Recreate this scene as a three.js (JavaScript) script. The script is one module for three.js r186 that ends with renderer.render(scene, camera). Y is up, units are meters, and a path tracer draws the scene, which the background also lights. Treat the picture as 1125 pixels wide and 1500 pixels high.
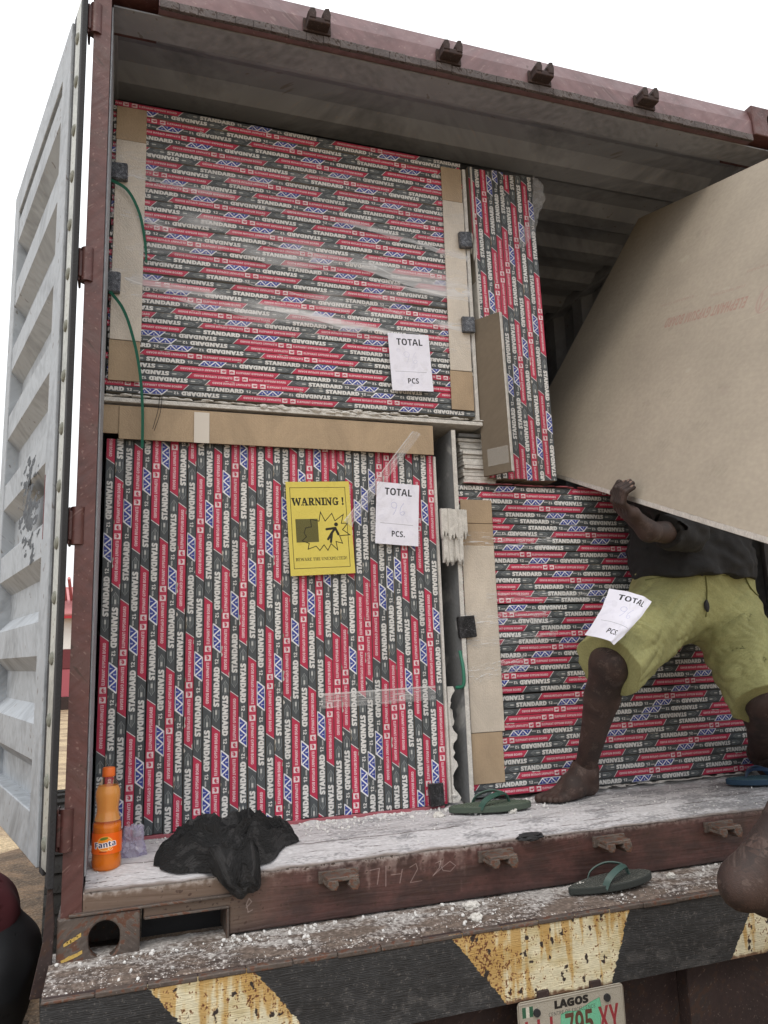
import * as THREE from 'three';
import { mergeGeometries, mergeVertices, toCreasedNormals } from 'three/addons/utils/BufferGeometryUtils.js';
import { RoundedBoxGeometry } from 'three/addons/geometries/RoundedBoxGeometry.js';
import { createNoise3D } from 'simplex-noise';

// ------------------------------------------------------------------ camera, sky, sun, exposure
const scene = new THREE.Scene();
const camera = new THREE.PerspectiveCamera(67.1, 0.75, 0.05, 1500);
camera.rotation.set(THREE.MathUtils.degToRad(10.26), THREE.MathUtils.degToRad(-18.98), THREE.MathUtils.degToRad(-1.99), 'YXZ');
camera.position.set(0.110, 0.665, 1.946);
const renderer = new THREE.WebGLRenderer({ antialias: true });
renderer.toneMapping = THREE.LinearToneMapping;
renderer.toneMappingExposure = 1.4;
renderer.shadowMap.enabled = true;

{ // white overcast sky, a little brighter towards the zenith
  const w = 64, h = 32, d = new Float32Array(w * h * 4);
  for (let y = 0; y < h; y++) {
    const el = ((y + 0.5) / h - 0.5) * Math.PI, s = Math.max(0, Math.sin(el));
    const L = 0.8 + 0.5 * s;
    for (let x = 0; x < w; x++) d.set([L * 0.985, L, L * 1.03, 1], (y * w + x) * 4);
  }
  const sky = new THREE.DataTexture(d, w, h, THREE.RGBAFormat, THREE.FloatType);
  sky.mapping = THREE.EquirectangularReflectionMapping; sky.magFilter = THREE.LinearFilter; sky.needsUpdate = true;
  scene.background = sky; scene.environment = sky;
}
const sun = new THREE.DirectionalLight(0xfff4e6, 0.7);
sun.position.set(-5, 14, 9); sun.target.position.set(1.2, 1, 0);
sun.castShadow = true; sun.shadow.radius = 40;
Object.assign(sun.shadow.camera, { left: -8, right: 8, top: 8, bottom: -8, near: 1, far: 60 });
scene.add(sun, sun.target);

// ------------------------------------------------------------------ helpers
let seed = 7;
const rnd = () => { seed = (seed + 0x6d2b79f5) | 0; let t = Math.imul(seed ^ (seed >>> 15), 1 | seed); t = (t + Math.imul(t ^ (t >>> 7), 61 | t)) ^ t; return ((t ^ (t >>> 14)) >>> 0) / 4294967296; };
const rr = (a, b) => a + (b - a) * rnd();
const n3 = createNoise3D(rnd);
const V = (x, y, z) => new THREE.Vector3(x, y, z);
const clamp = (v, a = 0, b = 1) => Math.min(b, Math.max(a, v));
const sstep = (a, b, v) => { const t = clamp((v - a) / (b - a)); return t * t * (3 - 2 * t); };
const mix = (a, b, t) => a + (b - a) * t;
const fbm = (x, y, z = 0, o = 4) => { let s = 0, a = 0.5, f = 1; for (let i = 0; i < o; i++) { s += a * n3(x * f, y * f, z + i * 7.3); a *= 0.5; f *= 2.03; } return s; };
// tileable noise over [0,1)^2 with f cells
const tn = (u, v, f, z = 0) => { const a = u * Math.PI * 2, r = f / (Math.PI * 2), b = v * Math.PI * 2; return n3(Math.cos(a) * r + z * 3.1, Math.sin(a) * r + Math.cos(b) * r * 1.07, Math.sin(b) * r + z); };
const tfbm = (u, v, f, z = 0, o = 4) => { let s = 0, a = 0.5; for (let i = 0; i < o; i++) { s += a * tn(u, v, f, z + i * 5.7); a *= 0.5; f *= 2; } return s; };

const used = {};
function numbered(n) { const k = used[n] = (used[n] ?? -1) + 1; return k ? n + '_' + String(k).padStart(3, '0') : n; }
const GY = -1.0;
function mesh(name, geo, mat, parent) {
  const m = new THREE.Mesh(geo, mat); m.name = parent ? name : numbered(name); m.castShadow = m.receiveShadow = true;
  (parent || scene).add(m); return m;
}
function thing(name, label, category, pos = [0, 0, 0], group) {
  const g = new THREE.Group(); g.name = numbered(name); g.position.set(...pos); scene.add(g);
  g.userData = { label, category }; if (group) g.userData.group = group; return g;
}
function tag(o, label, category, group) { o.userData.label = label; o.userData.category = category; if (group) o.userData.group = group; return o; }
function struct(name, geo, mat) { const m = mesh(name, geo, mat); m.userData.kind = 'structure'; return m; }
// uv in metres, by the main direction of each face; returns non-indexed geometry
function triUV(geo, flat = false) {
  const g = geo.index ? geo.toNonIndexed() : geo;
  if (flat) g.computeVertexNormals();
  const p = g.attributes.position, uv = new Float32Array(p.count * 2), a = V(), b = V(), c = V(), n = V();
  for (let i = 0; i < p.count; i += 3) {
    a.fromBufferAttribute(p, i); b.fromBufferAttribute(p, i + 1); c.fromBufferAttribute(p, i + 2);
    n.copy(b).sub(a).cross(c.clone().sub(a)); const ax = Math.abs(n.x), ay = Math.abs(n.y), az = Math.abs(n.z);
    [a, b, c].forEach((q, k) => { const t = ax > ay && ax > az ? [q.z, q.y] : ay > az ? [q.x, q.z] : [q.x, q.y]; uv[(i + k) * 2] = t[0]; uv[(i + k) * 2 + 1] = t[1]; });
  }
  g.setAttribute('uv', new THREE.BufferAttribute(uv, 2)); return g;
}
function box(x0, x1, y0, y1, z0, z1, r = 0.002) {
  const w = x1 - x0, h = y1 - y0, d = z1 - z0; r = Math.min(r, w / 2.1, h / 2.1, d / 2.1);
  const g = r > 0 ? new RoundedBoxGeometry(w, h, d, 1, r) : new THREE.BoxGeometry(w, h, d);
  g.translate((x0 + x1) / 2, (y0 + y1) / 2, (z0 + z1) / 2); return triUV(g);
}
const strip = (g) => { for (const k of Object.keys(g.attributes)) if (!['position', 'normal', 'uv'].includes(k)) g.deleteAttribute(k); return g.index ? g.toNonIndexed() : g; };
const merge = (list) => mergeGeometries(list.map(strip));
function extrude(pts, depth, bevel = 0, holes = []) {
  const s = new THREE.Shape(pts.map(([x, y]) => new THREE.Vector2(x, y)));
  for (const h of holes) s.holes.push(new THREE.Path(h.map(([x, y]) => new THREE.Vector2(x, y))));
  const g = new THREE.ExtrudeGeometry(s, { depth, bevelEnabled: bevel > 0, bevelThickness: bevel, bevelSize: bevel, bevelOffset: -bevel, bevelSegments: 2, curveSegments: 10 });
  return triUV(g);
}
function tube(pts, r, seg = 40, rad = 8, flat = 1) {
  const g = new THREE.TubeGeometry(new THREE.CatmullRomCurve3(pts.map((p) => V(...p))), seg, r, rad, false); return strip(g);
}
function cyl(r0, r1, h, seg = 20) { return new THREE.CylinderGeometry(r0, r1, h, seg); }

function mirrorX(geo) {
  const g = geo.index ? geo.toNonIndexed() : geo; g.scale(-1, 1, 1);
  for (const A of Object.values(g.attributes)) { const s = A.itemSize, a = A.array; for (let i = 0; i < A.count; i += 3) for (let k = 0; k < s; k++) { const u = a[(i + 1) * s + k]; a[(i + 1) * s + k] = a[(i + 2) * s + k]; a[(i + 2) * s + k] = u; } }
  return g;
}

// ------------------------------------------------------------------ textures
function dataTex(w, h, fn, srgb = true) {
  const d = new Uint8Array(w * h * 4);
  for (let y = 0; y < h; y++) for (let x = 0; x < w; x++) {
    const c = fn((x + 0.5) / w, (y + 0.5) / h, x, y), o = (y * w + x) * 4;
    if (typeof c === 'number') { d[o] = d[o + 1] = d[o + 2] = clamp(c) * 255; d[o + 3] = 255; }
    else { d[o] = clamp(c[0], 0, 255); d[o + 1] = clamp(c[1], 0, 255); d[o + 2] = clamp(c[2], 0, 255); d[o + 3] = c[3] ?? 255; }
  }
  const t = new THREE.DataTexture(d, w, h); t.wrapS = t.wrapT = THREE.RepeatWrapping; t.magFilter = THREE.LinearFilter;
  if (srgb) t.colorSpace = THREE.SRGBColorSpace; t.needsUpdate = true; return t;
}
function canvasTex(w, h, draw, wrap = false) {
  const c = document.createElement('canvas'); c.width = w; c.height = h; const g = c.getContext('2d'); draw(g, w, h);
  const t = new THREE.CanvasTexture(c); t.colorSpace = THREE.SRGBColorSpace; if (wrap) t.wrapS = t.wrapT = THREE.RepeatWrapping; t.needsUpdate = true; return t;
}
const rep = (t, sx, sy = sx) => { t.repeat.set(1 / sx, 1 / sy); return t; };   // real size in metres of one tile
const lerp3 = (a, b, t) => [mix(a[0], b[0], t), mix(a[1], b[1], t), mix(a[2], b[2], t)];
const MS = (o) => new THREE.MeshStandardMaterial(o), MP = (o) => new THREE.MeshPhysicalMaterial(o);

// painted, weathered steel: base colour, rust colour, amount
function paintTex(base, rust, amount, dirt, z) {
  return dataTex(512, 512, (u, v) => {
    const big = tfbm(u, v, 3, z, 4), fine = tfbm(u, v, 22, z + 9, 3), sc = tfbm(u, v * 0.999, 60, z + 4, 2);
    let c = base.map((k) => k * (1 + 0.22 * big + 0.14 * fine));
    c = lerp3(c, dirt, sstep(0.05, 0.5, big + 0.3 * fine) * 0.5);
    c = lerp3(c, rust, sstep(1 - amount, 1.05 - amount, 0.5 + fine * 0.7 + big * 0.35));
    c = lerp3(c, [165, 150, 140], sstep(0.42, 0.5, sc) * 0.35);
    return c;
  });
}
const roughTex = dataTex(256, 256, (u, v) => 0.72 + 0.3 * tfbm(u, v, 9, 3, 4), false);
const bumpNoise = dataTex(512, 512, (u, v) => 0.5 + 0.5 * tfbm(u, v, 14, 11, 5), false);
rep(roughTex, 0.6); 
const bump = (s) => rep(bumpNoise.clone(), s);

const mMaroon = MS({ map: rep(paintTex([86, 53, 50], [66, 46, 40], 0.12, [74, 58, 54], 1), 0.8), roughness: 0.68, roughnessMap: roughTex, bumpMap: bump(0.5), bumpScale: 0.0012 });
const mHeader = MS({ map: rep(paintTex([112, 86, 88], [92, 70, 68], 0.06, [116, 98, 99], 21), 1.1), roughness: 0.6, roughnessMap: roughTex, bumpMap: bump(0.7), bumpScale: 0.001 });  // header paint lightened to carry the sky glare
const mSteelDirty = MS({ map: rep(paintTex([84, 74, 68], [92, 62, 48], 0.35, [110, 102, 94], 5), 0.5), roughness: 0.8, roughnessMap: roughTex, bumpMap: bump(0.3), bumpScale: 0.0016 });
const mDarkSteel = MS({ map: rep(paintTex([52, 38, 36], [60, 42, 34], 0.3, [44, 40, 38], 13), 0.6), roughness: 0.85, bumpMap: bump(0.4), bumpScale: 0.001 });
const mInner = MS({ map: rep(paintTex([143, 147, 156], [122, 118, 118], 0.04, [118, 121, 128], 17), 1.3), roughness: 0.8, bumpMap: bump(0.6), bumpScale: 0.0008 });
const mDoorPaint = MS({ map: rep(paintTex([152, 158, 164], [112, 110, 110], 0.08, [132, 137, 142], 31), 0.9), roughness: 0.55, bumpMap: bump(0.6), bumpScale: 0.0008 });
const mRubber = MS({ color: new THREE.Color().setRGB(0.018, 0.018, 0.02), roughness: 0.75, bumpMap: bump(0.12), bumpScale: 0.0008 });
const mRivet = MS({ map: rep(paintTex([116, 118, 108], [84, 82, 74], 0.2, [140, 140, 130], 39), 0.05), roughness: 0.7 });
const mZinc = MS({ map: rep(paintTex([176, 178, 172], [120, 112, 96], 0.16, [150, 150, 142], 37), 0.4), roughness: 0.5, metalness: 0.35 });
// ------------------------------------------------------------------ ground and what lies beyond
{
  const t = dataTex(1024, 1024, (u, v) => {
    const a = tfbm(u, v, 5, 2, 5), f = tfbm(u, v, 60, 6, 3), s = tfbm(u, v, 160, 8, 2);
    let c = lerp3([176, 156, 124], [140, 120, 96], sstep(-0.3, 0.4, a)); c = c.map((k) => k * (1 + 0.25 * f + 0.2 * s));
    return lerp3(c, [190, 180, 165], sstep(0.33, 0.42, s) * 0.6);
  });
  const g = new THREE.CircleGeometry(700, 96); g.rotateX(-Math.PI / 2); g.translate(0, GY, 0);
  struct('ground', triUV(g), MS({ map: rep(t, 3.2), roughness: 1, bumpMap: bump(1.7), bumpScale: 0.02 }));
}
{ // soil sheet painted darker for the shade round the trailer
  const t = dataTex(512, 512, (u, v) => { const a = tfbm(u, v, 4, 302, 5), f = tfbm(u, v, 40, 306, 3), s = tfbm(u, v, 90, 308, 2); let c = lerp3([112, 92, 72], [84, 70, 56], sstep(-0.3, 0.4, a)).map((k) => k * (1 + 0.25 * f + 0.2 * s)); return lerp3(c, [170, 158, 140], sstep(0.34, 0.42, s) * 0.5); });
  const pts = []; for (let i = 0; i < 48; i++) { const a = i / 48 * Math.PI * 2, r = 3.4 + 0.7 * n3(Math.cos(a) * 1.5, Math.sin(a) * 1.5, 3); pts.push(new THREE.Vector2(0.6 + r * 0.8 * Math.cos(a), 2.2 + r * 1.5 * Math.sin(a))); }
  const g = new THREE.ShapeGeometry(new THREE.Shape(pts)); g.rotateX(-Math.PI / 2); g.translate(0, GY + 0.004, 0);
  struct('shade_tinted_soil', triUV(g), MS({ map: rep(t, 1.6), roughness: 1, bumpMap: bump(0.9), bumpScale: 0.02 }));
}
const rockGeo = (r, k, ns = 0.35, sx = 1, sy = 1, sz = 1) => {
  const g = mergeVertices(new THREE.IcosahedronGeometry(1, k).deleteAttribute('uv').deleteAttribute('normal')), p = g.attributes.position, o = rr(0, 90);
  for (let i = 0; i < p.count; i++) { const q = V().fromBufferAttribute(p, i), s = r * (1 + ns * n3(q.x * 1.3 + o, q.y * 1.3, q.z * 1.3) + ns * 0.5 * n3(q.x * 3 + o, q.y * 3, q.z * 3)); p.setXYZ(i, q.x * s * sx, q.y * s * sy, q.z * s * sz); }
  return triUV(g, true);
};
{ // broken concrete by the trailer's corner
  const mat = MS({ map: rep(paintTex([126, 124, 116], [90, 84, 74], 0.25, [150, 148, 142], 61), 0.7), roughness: 0.95, bumpMap: bump(0.3), bumpScale: 0.006 });
  const s = rockGeo(1, 3, 0.12, 0.55, 0.08, 0.5); s.translate(-0.45, GY + 0.05, -1.35); tag(mesh('concrete_slab', s, mat), 'broken grey concrete slab on the dirt beside the bumper end', 'slab');
  const dark = MS({ color: new THREE.Color().setRGB(0.1, 0.085, 0.07), roughness: 1, bumpMap: bump(0.2), bumpScale: 0.006 });
  [[-0.42, -2.1, 0.14], [-0.3, -1.9, 0.1], [-0.52, -2.5, 0.17], [-0.35, -2.75, 0.09]].forEach(([x, z, r], i) => {
    const g = rockGeo(r, 2, 0.35, 1.2, 0.7, 1); g.translate(x, GY + r * 0.4, z);
    tag(mesh('rubble_stone', g, dark), ['dark lump of rubble lying nearest the left end of the bumper', 'smaller dark rubble stone just behind the nearest lump on the dirt', 'large dark rubble stone on the dirt below the open door', 'smallest rubble stone on the dirt, farthest under the door'][i], 'stone', 'rubble stones on the dirt');
  });
}
{ // low building with a red sheet roof far behind
  const o = thing('roadside_building', 'far low white building with red sheet roof and red dado, seen through the door gap', 'building', [-4.2, GY, -29]);
  const wallW = MS({ color: new THREE.Color().setRGB(0.72, 0.71, 0.69), roughness: 0.9, bumpMap: bump(1.2), bumpScale: 0.004 }), red = MS({ color: new THREE.Color().setRGB(0.36, 0.09, 0.11), roughness: 0.8 }), dred = MS({ color: new THREE.Color().setRGB(0.14, 0.03, 0.035), roughness: 0.8 }), roofM = MS({ color: new THREE.Color().setRGB(0.5, 0.2, 0.2), roughness: 0.6, metalness: 0.2 });
  mesh('wall', box(-6, 6, 2.15, 3.3, -6, 0, 0.02), wallW, o);
  mesh('band', box(-6.02, 6.02, 1.45, 2.15, -6, 0.03, 0.02), dred, o);
  mesh('dado', box(-6, 6, 0.45, 1.45, -6, 0, 0.02), red, o);
  mesh('plinth', box(-6.04, 6.04, 0, 0.45, -6, 0.05, 0.02), mDarkSteel, o);
  mesh('fascia', box(-6.4, 6.4, 3.25, 3.42, 0.45, 0.52, 0.01), MS({ color: new THREE.Color().setRGB(0.4, 0.02, 0.03), roughness: 0.5 }), o);
  const sheet = []; for (let i = 0; i < 64; i++) { const g = new THREE.CylinderGeometry(0.06, 0.06, 4.2, 5, 1, false); g.rotateX(Math.PI / 2 - 0.32); g.translate(-6.3 + i * 0.2, 4.05, -1.45); sheet.push(triUV(g)); }
  const rb = new THREE.BoxGeometry(12.8, 0.06, 4.2); rb.rotateX(0.32); rb.translate(0, 4.05, -1.45); sheet.push(triUV(rb)); const rb2 = new THREE.BoxGeometry(12.8, 0.06, 4.4); rb2.rotateX(-0.32); rb2.translate(0, 4.0, -5.3); sheet.push(triUV(rb2));
  mesh('roof', merge(sheet), roofM, o);
  for (const x of [-3.5, 3.6]) { const w = mesh('window', box(x - 0.5, x + 0.5, 2.25, 3.0, -0.02, 0.03, 0.01), dred, o); mesh('pane', box(x - 0.43, x + 0.43, 2.3, 2.95, 0.031, 0.036, 0), MS({ color: 0x1a2024, roughness: 0.1 }), w); }
}

// ------------------------------------------------------------------ the trailer under the container
const TRAILER_Z = 0.195;
const trailer = thing('flatbed_trailer', 'flatbed trailer with rusted black and cream striped bumper beneath the open container', 'trailer', [0, GY, 0]);
const tp = (name, g, m, parent = trailer) => { g.translate(0, -GY, 0); return mesh(name, g, m, parent); };
{
  // top plate, dusted with gypsum towards the container
  const dust = dataTex(2048, 256, (u, v) => {
    const x = u * 2.6, z = v * 0.25;           // metres; v = 0 at the container, 1 at the front edge
    const n = fbm(x * 8, z * 13, 3, 4), f = fbm(x * 60, z * 60, 5, 3), g = fbm(x * 130, z * 130, 8, 2), st = fbm(x * 2.2, z * 55, 9, 3);
    let c = lerp3([118, 104, 94], [78, 66, 60], sstep(-0.3, 0.4, n + 0.4 * st)); c = c.map((k) => k * (1 + 0.3 * f + 0.16 * g));
    const d = sstep(-0.08, 0.62, 0.56 - v * 0.8 + n * 0.7 + f * 0.42 - 0.2 * sstep(1.3, 2.2, x) + 0.1 * sstep(0.3, 0.6, x));
    c = lerp3(c, [196, 192, 188].map((k) => k * (1 + 0.14 * f)), d * 0.86);
    return lerp3(c, [224, 222, 218], sstep(0.3, 0.42, g + f * 0.3) * sstep(-0.25, 0.1, n + 0.1));
  });
  dust.wrapS = dust.wrapT = THREE.ClampToEdgeWrapping;
  const g = new THREE.PlaneGeometry(2.54, 0.24, 300, 40); g.rotateX(-Math.PI / 2);
  const p = g.attributes.position, uv = g.attributes.uv;
  for (let i = 0; i < p.count; i++) { const x = p.getX(i) + 1.254, z = p.getZ(i) + 0.06; const cz = 0.148 + 0.006 * fbm(x * 2.2, 3, 1, 2); const crack = Math.exp(-(((z - cz) / 0.0035) ** 2)) * sstep(-0.25, 0.1, n3(x * 2.3, 4, 2)); p.setXYZ(i, x, 0.031 + 0.0028 * fbm(x * 18, z * 30, 2, 4) - 0.007 * crack - 0.006 * sstep(0.165, 0.18, z), z); uv.setXY(i, (x + 0.08) / 2.6, (z + 0.06) / 0.25); }
  g.computeVertexNormals(); tp('top_plate', strip(g), MS({ map: dust, roughness: 0.95, bumpMap: bump(0.15), bumpScale: 0.003 }));
  tp('cross_beam', box(-0.014, 2.52, -0.132, 0.022, -0.05, 0.17, 0.004), mDarkSteel);
  // striped bumper face
  const face = dataTex(2048, 256, (u, v) => {
    const x = u * 2.6 - 0.08, y = -0.135 + v * 0.17, wob = 0.006 * fbm(x * 30, y * 60, 1, 3);
    const t = (y + 0.135) / 0.17, inside = (l0, r0, l1, r1) => { const l = mix(l0, l1, t) + wob, r = mix(r0, r1, t) + wob; return x > l && x < r; };
    const cream = inside(0.315, 0.525, 0.176, 0.386) || inside(0.968, 1.246, 0.832, 1.318) || inside(1.604, 1.72, 1.728, 1.98);
    const n = fbm(x * 7, y * 14, 3, 4), f = fbm(x * 45, y * 45, 5, 3), g = fbm(x * 160, y * 120, 7, 2), drip = fbm(x * 38, y * 3.5, 9, 3);
    let c;
    if (cream) {
      c = lerp3([214, 206, 176], [192, 178, 138], sstep(-0.1, 0.5, n)); c = c.map((k) => k * (1 + 0.1 * f));
      const left = x > 0.8 && x < 1.4 ? 1 - sstep(0.02, 0.15, x - mix(0.968, 0.832, t)) : x < 0.7 ? 0.5 * sstep(-0.09, -0.02, x - mix(0.525, 0.386, t)) : 0.2;
      c = lerp3(c, [172, 128, 58], clamp(sstep(0.1, 0.55, drip + 0.75 * (t - 0.5) + 0.75 * left + 0.2 * f) * 0.68));
      c = lerp3(c, [96, 56, 30], sstep(0.34, 0.52, g * 0.7 + f * 0.5 + 0.12 * t + 0.2 * left));
      c = lerp3(c, [44, 34, 30], sstep(0.46, 0.54, fbm(x * 26, y * 17, 12, 3) + 0.35 * f));
      c = lerp3(c, [84, 52, 34], sstep(0.06, 0.0, t + 0.05 * f) * 0.8);
    } else {
      c = [42, 42, 43].map((k) => k * (1 + 0.2 * n + 0.25 * f));
      c = lerp3(c, [78, 76, 75], sstep(0.1, 0.6, fbm(x * 9, y * 16, 14, 4) + f * 0.4 - 0.7 * (t - 0.35)) * 0.55);
      c = lerp3(c, [112, 106, 100], sstep(0.36, 0.5, g + f * 0.4) * 0.55);
      c = lerp3(c, [70, 48, 38], sstep(0.94, 1.0, t + 0.06 * f) * 0.7);
    }
    return c;
  });
  face.wrapS = face.wrapT = THREE.ClampToEdgeWrapping;
  const bg = new THREE.PlaneGeometry(2.54, 0.165, 200, 14), q = bg.attributes.position;
  for (let i = 0; i < q.count; i++) q.setZ(i, 0.0035 * fbm(q.getX(i) * 3, q.getY(i) * 9, 6, 3));
  bg.computeVertexNormals(); bg.translate(1.254, -0.0535, TRAILER_Z); { const bu = bg.attributes.uv; for (let i = 0; i < bu.count; i++) bu.setX(i, (bg.attributes.position.getX(i) + 0.08) / 2.6); }
  const slab = box(-0.014, 2.52, -0.136, 0.029, 0.172, 0.19, 0.004);
  tp('bumper', strip(bg), MS({ map: face, roughness: 0.62, bumpMap: bump(0.25), bumpScale: 0.0014 }));
  tp('bumper_bar', slab, mDarkSteel);
  const edge = []; for (let i = 0; i < 26; i++) { const x0 = -0.016 + i * 0.098; const b = box(x0, x0 + 0.0975, 0.02 + rr(-0.0015, 0.0015), 0.0295 + rr(-0.001, 0.002), 0.179, 0.198 + rr(-0.001, 0.0015), 0.003); edge.push(b); }
  tp('edge_strip', merge(edge), mSteelDirty);
  tp('rear_panel', box(0.6, 1.5, -0.62, -0.137, 0.08, 0.11, 0.004), mDarkSteel);
  tp('rear_panel', box(1.501, 2.5, -0.55, -0.137, 0.10, 0.15, 0.004), mDarkSteel);
  tp('lower_beam', box(-0.05, 2.5, -0.36, -0.2, 0.0, 0.05, 0.004), mDarkSteel);
  for (const x of [0.78, 1.58]) tp('chassis_rail', merge([box(x - 0.06, x + 0.06, -0.05, -0.03, -6.5, -0.05, 0.003), box(x - 0.01, x + 0.01, -0.4, -0.05, -6.5, -0.05, 0.003), box(x - 0.06, x + 0.06, -0.42, -0.4, -6.5, -0.05, 0.003)]), mDarkSteel);
  tp('lashing_guide', extrude([[-0.052, -0.03], [-0.012, -0.03], [-0.008, 0.11], [-0.016, 0.2], [-0.024, 0.2], [-0.03, 0.08]], 0.012, 0.002), mDarkSteel);
  const tyreM = MS({ color: new THREE.Color().setRGB(0.022, 0.021, 0.02), roughness: 0.9, bumpMap: bump(0.3), bumpScale: 0.003 });
  for (const [x, z] of [[-0.02, -2.2], [-0.02, -3.5], [2.46, -2.2], [2.46, -3.5]]) {
    const prof = [[0.29, -0.12], [0.42, -0.145], [0.5, -0.14], [0.525, -0.11], [0.53, -0.05], [0.53, 0.05], [0.525, 0.11], [0.5, 0.14], [0.42, 0.145], [0.29, 0.12]].map(([r, h]) => new THREE.Vector2(r, h));
    const wg = new THREE.LatheGeometry(prof, 40); wg.rotateZ(Math.PI / 2); wg.translate(x, GY + 0.53, z);
    const w = tp('wheel', triUV(wg), tyreM); 
    const lugs = []; for (let k = 0; k < 44; k++) { const a = k / 44 * Math.PI * 2, b = new THREE.BoxGeometry(0.11, 0.014, 0.03); b.translate(0.08, 0.531, 0); b.rotateX(a); const b2 = b.clone(); b2.translate(-0.16, 0, 0); lugs.push(b, b2); }
    const lg = merge(lugs.map((b) => triUV(b))); lg.translate(x, -1 * 0 + 0.53, z); mesh('tread', lg, tyreM, w);
    const rim = new THREE.LatheGeometry([[0.08, 0.04], [0.12, 0.06], [0.2, -0.02], [0.26, 0.0], [0.295, 0.1]].map(([r, h]) => new THREE.Vector2(r, h)), 32); rim.rotateZ(Math.PI / 2 * (x < 1 ? 1 : -1)); rim.translate(x, 0.53, z); mesh('rim', triUV(rim), mSteelDirty, w);
  }
  // licence plate
  const plateT = canvasTex(1024, 560, (g, w, h) => {
    g.fillStyle = '#a39d90'; g.fillRect(0, 0, w, h);
    g.fillStyle = '#6cb592'; g.beginPath(); [[400, 190], [455, 175], [560, 190], [700, 140], [780, 120], [795, 215], [775, 300], [770, 430], [700, 520], [560, 500], [460, 540], [405, 470], [385, 330]].map(([x, y]) => [x, y - 40]).forEach(([x, y], i) => i ? g.lineTo(x, y) : g.moveTo(x, y)); g.closePath(); g.fill();
    g.strokeStyle = '#3f8d66'; g.lineWidth = 4; g.stroke();
    g.fillStyle = '#2d5b42'; g.fillRect(42, 44, 34, 80); g.fillRect(108, 44, 34, 80);
    g.fillStyle = '#c9c6b8'; g.fillRect(76, 44, 32, 80);
    g.fillStyle = '#171310'; g.font = 'bold 88px sans-serif'; g.textAlign = 'center'; g.lineWidth = 9; g.strokeStyle = '#171310';
    g.save(); g.translate(505, 98); g.scale(1.18, 0.9); g.strokeText('LAGOS', 0, 0); g.fillText('LAGOS', 0, 0); g.restore();
    g.font = '40px sans-serif'; g.fillStyle = '#3b403a'; g.save(); g.translate(510, 150); g.scale(1.05, 1); g.fillText('CENTRE OF EXCELLENCE', 0, 0); g.restore();
    g.font = 'bold 235px sans-serif'; g.save(); g.translate(40, 350); g.scale(0.72, 1.18); g.textAlign = 'left';
    g.fillStyle = '#8e2b33'; for (const x of [10, 165, 330]) g.fillText('J', x, 0); g.fillStyle = '#5a3a2c'; g.fillText('795', 545, 0); g.fillStyle = '#8e2b33'; g.fillText('XY', 995, 0); g.restore();
    for (let i = 0; i < 2600; i++) { g.fillStyle = `rgba(60,40,28,${0.06 + 0.16 * rnd()})`; g.fillRect(rnd() * w, rnd() * h, 1 + rnd() * 5, 1 + rnd() * 5); }
    g.strokeStyle = 'rgba(110,100,88,0.6)'; g.lineWidth = 10; g.strokeRect(8, 8, w - 16, h - 16);
  });
  const plate = thing('licence_plate', 'white Lagos licence plate with green map and red letters below the bumper', 'licence plate', [1.13, -0.21, 0.203]);
  const s = new THREE.Shape(), W = 0.142, H = 0.077, r = 0.012; s.moveTo(-W + r, -H); s.lineTo(W - r, -H); s.quadraticCurveTo(W, -H, W, -H + r); s.lineTo(W, H - r); s.quadraticCurveTo(W, H, W - r, H); s.lineTo(-W + r, H); s.quadraticCurveTo(-W, H, -W, H - r); s.lineTo(-W, -H + r); s.quadraticCurveTo(-W, -H, -W + r, -H);
  const pg = new THREE.ExtrudeGeometry(s, { depth: 0.001, bevelEnabled: true, bevelSize: 0.0012, bevelThickness: 0.0012, bevelOffset: -0.0012, bevelSegments: 2 });
  const pp = pg.attributes.position, pu = pg.attributes.uv; for (let i = 0; i < pp.count; i++) pu.setXY(i, (pp.getX(i) + W) / (2 * W), (pp.getY(i) + H) / (2 * H));
  mesh('plate_sheet', strip(pg), MS({ map: plateT, roughness: 0.45, bumpMap: bump(0.2), bumpScale: 0.001 }), plate);
  const rim = merge([box(-W + 0.004, W - 0.004, H - 0.007, H - 0.004, 0.0015, 0.0035, 0.001), box(-W + 0.004, W - 0.004, -H + 0.004, -H + 0.007, 0.0015, 0.0035, 0.001), box(-W + 0.004, -W + 0.007, -H + 0.0072, H - 0.0072, 0.0015, 0.0035, 0.001), box(W - 0.007, W - 0.004, -H + 0.0072, H - 0.0072, 0.0015, 0.0035, 0.001)]); mesh('raised_rim', rim, MS({ color: 0x9c968a, roughness: 0.5 }), plate);
  for (const x of [-0.094, 0.094]) { const b = cyl(0.0085, 0.0085, 0.006, 16); b.rotateX(Math.PI / 2); b.translate(x * 1.0, x < 0 ? 0.05 : 0.052, 0.004); mesh('bolt', triUV(b), mRubber, plate); }
  for (const x of [-0.07, 0.07]) mesh('bracket', box(x - 0.015, x + 0.015, -0.02, 0.09, -0.06, -0.0015, 0.002), mDarkSteel, plate);
}
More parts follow.
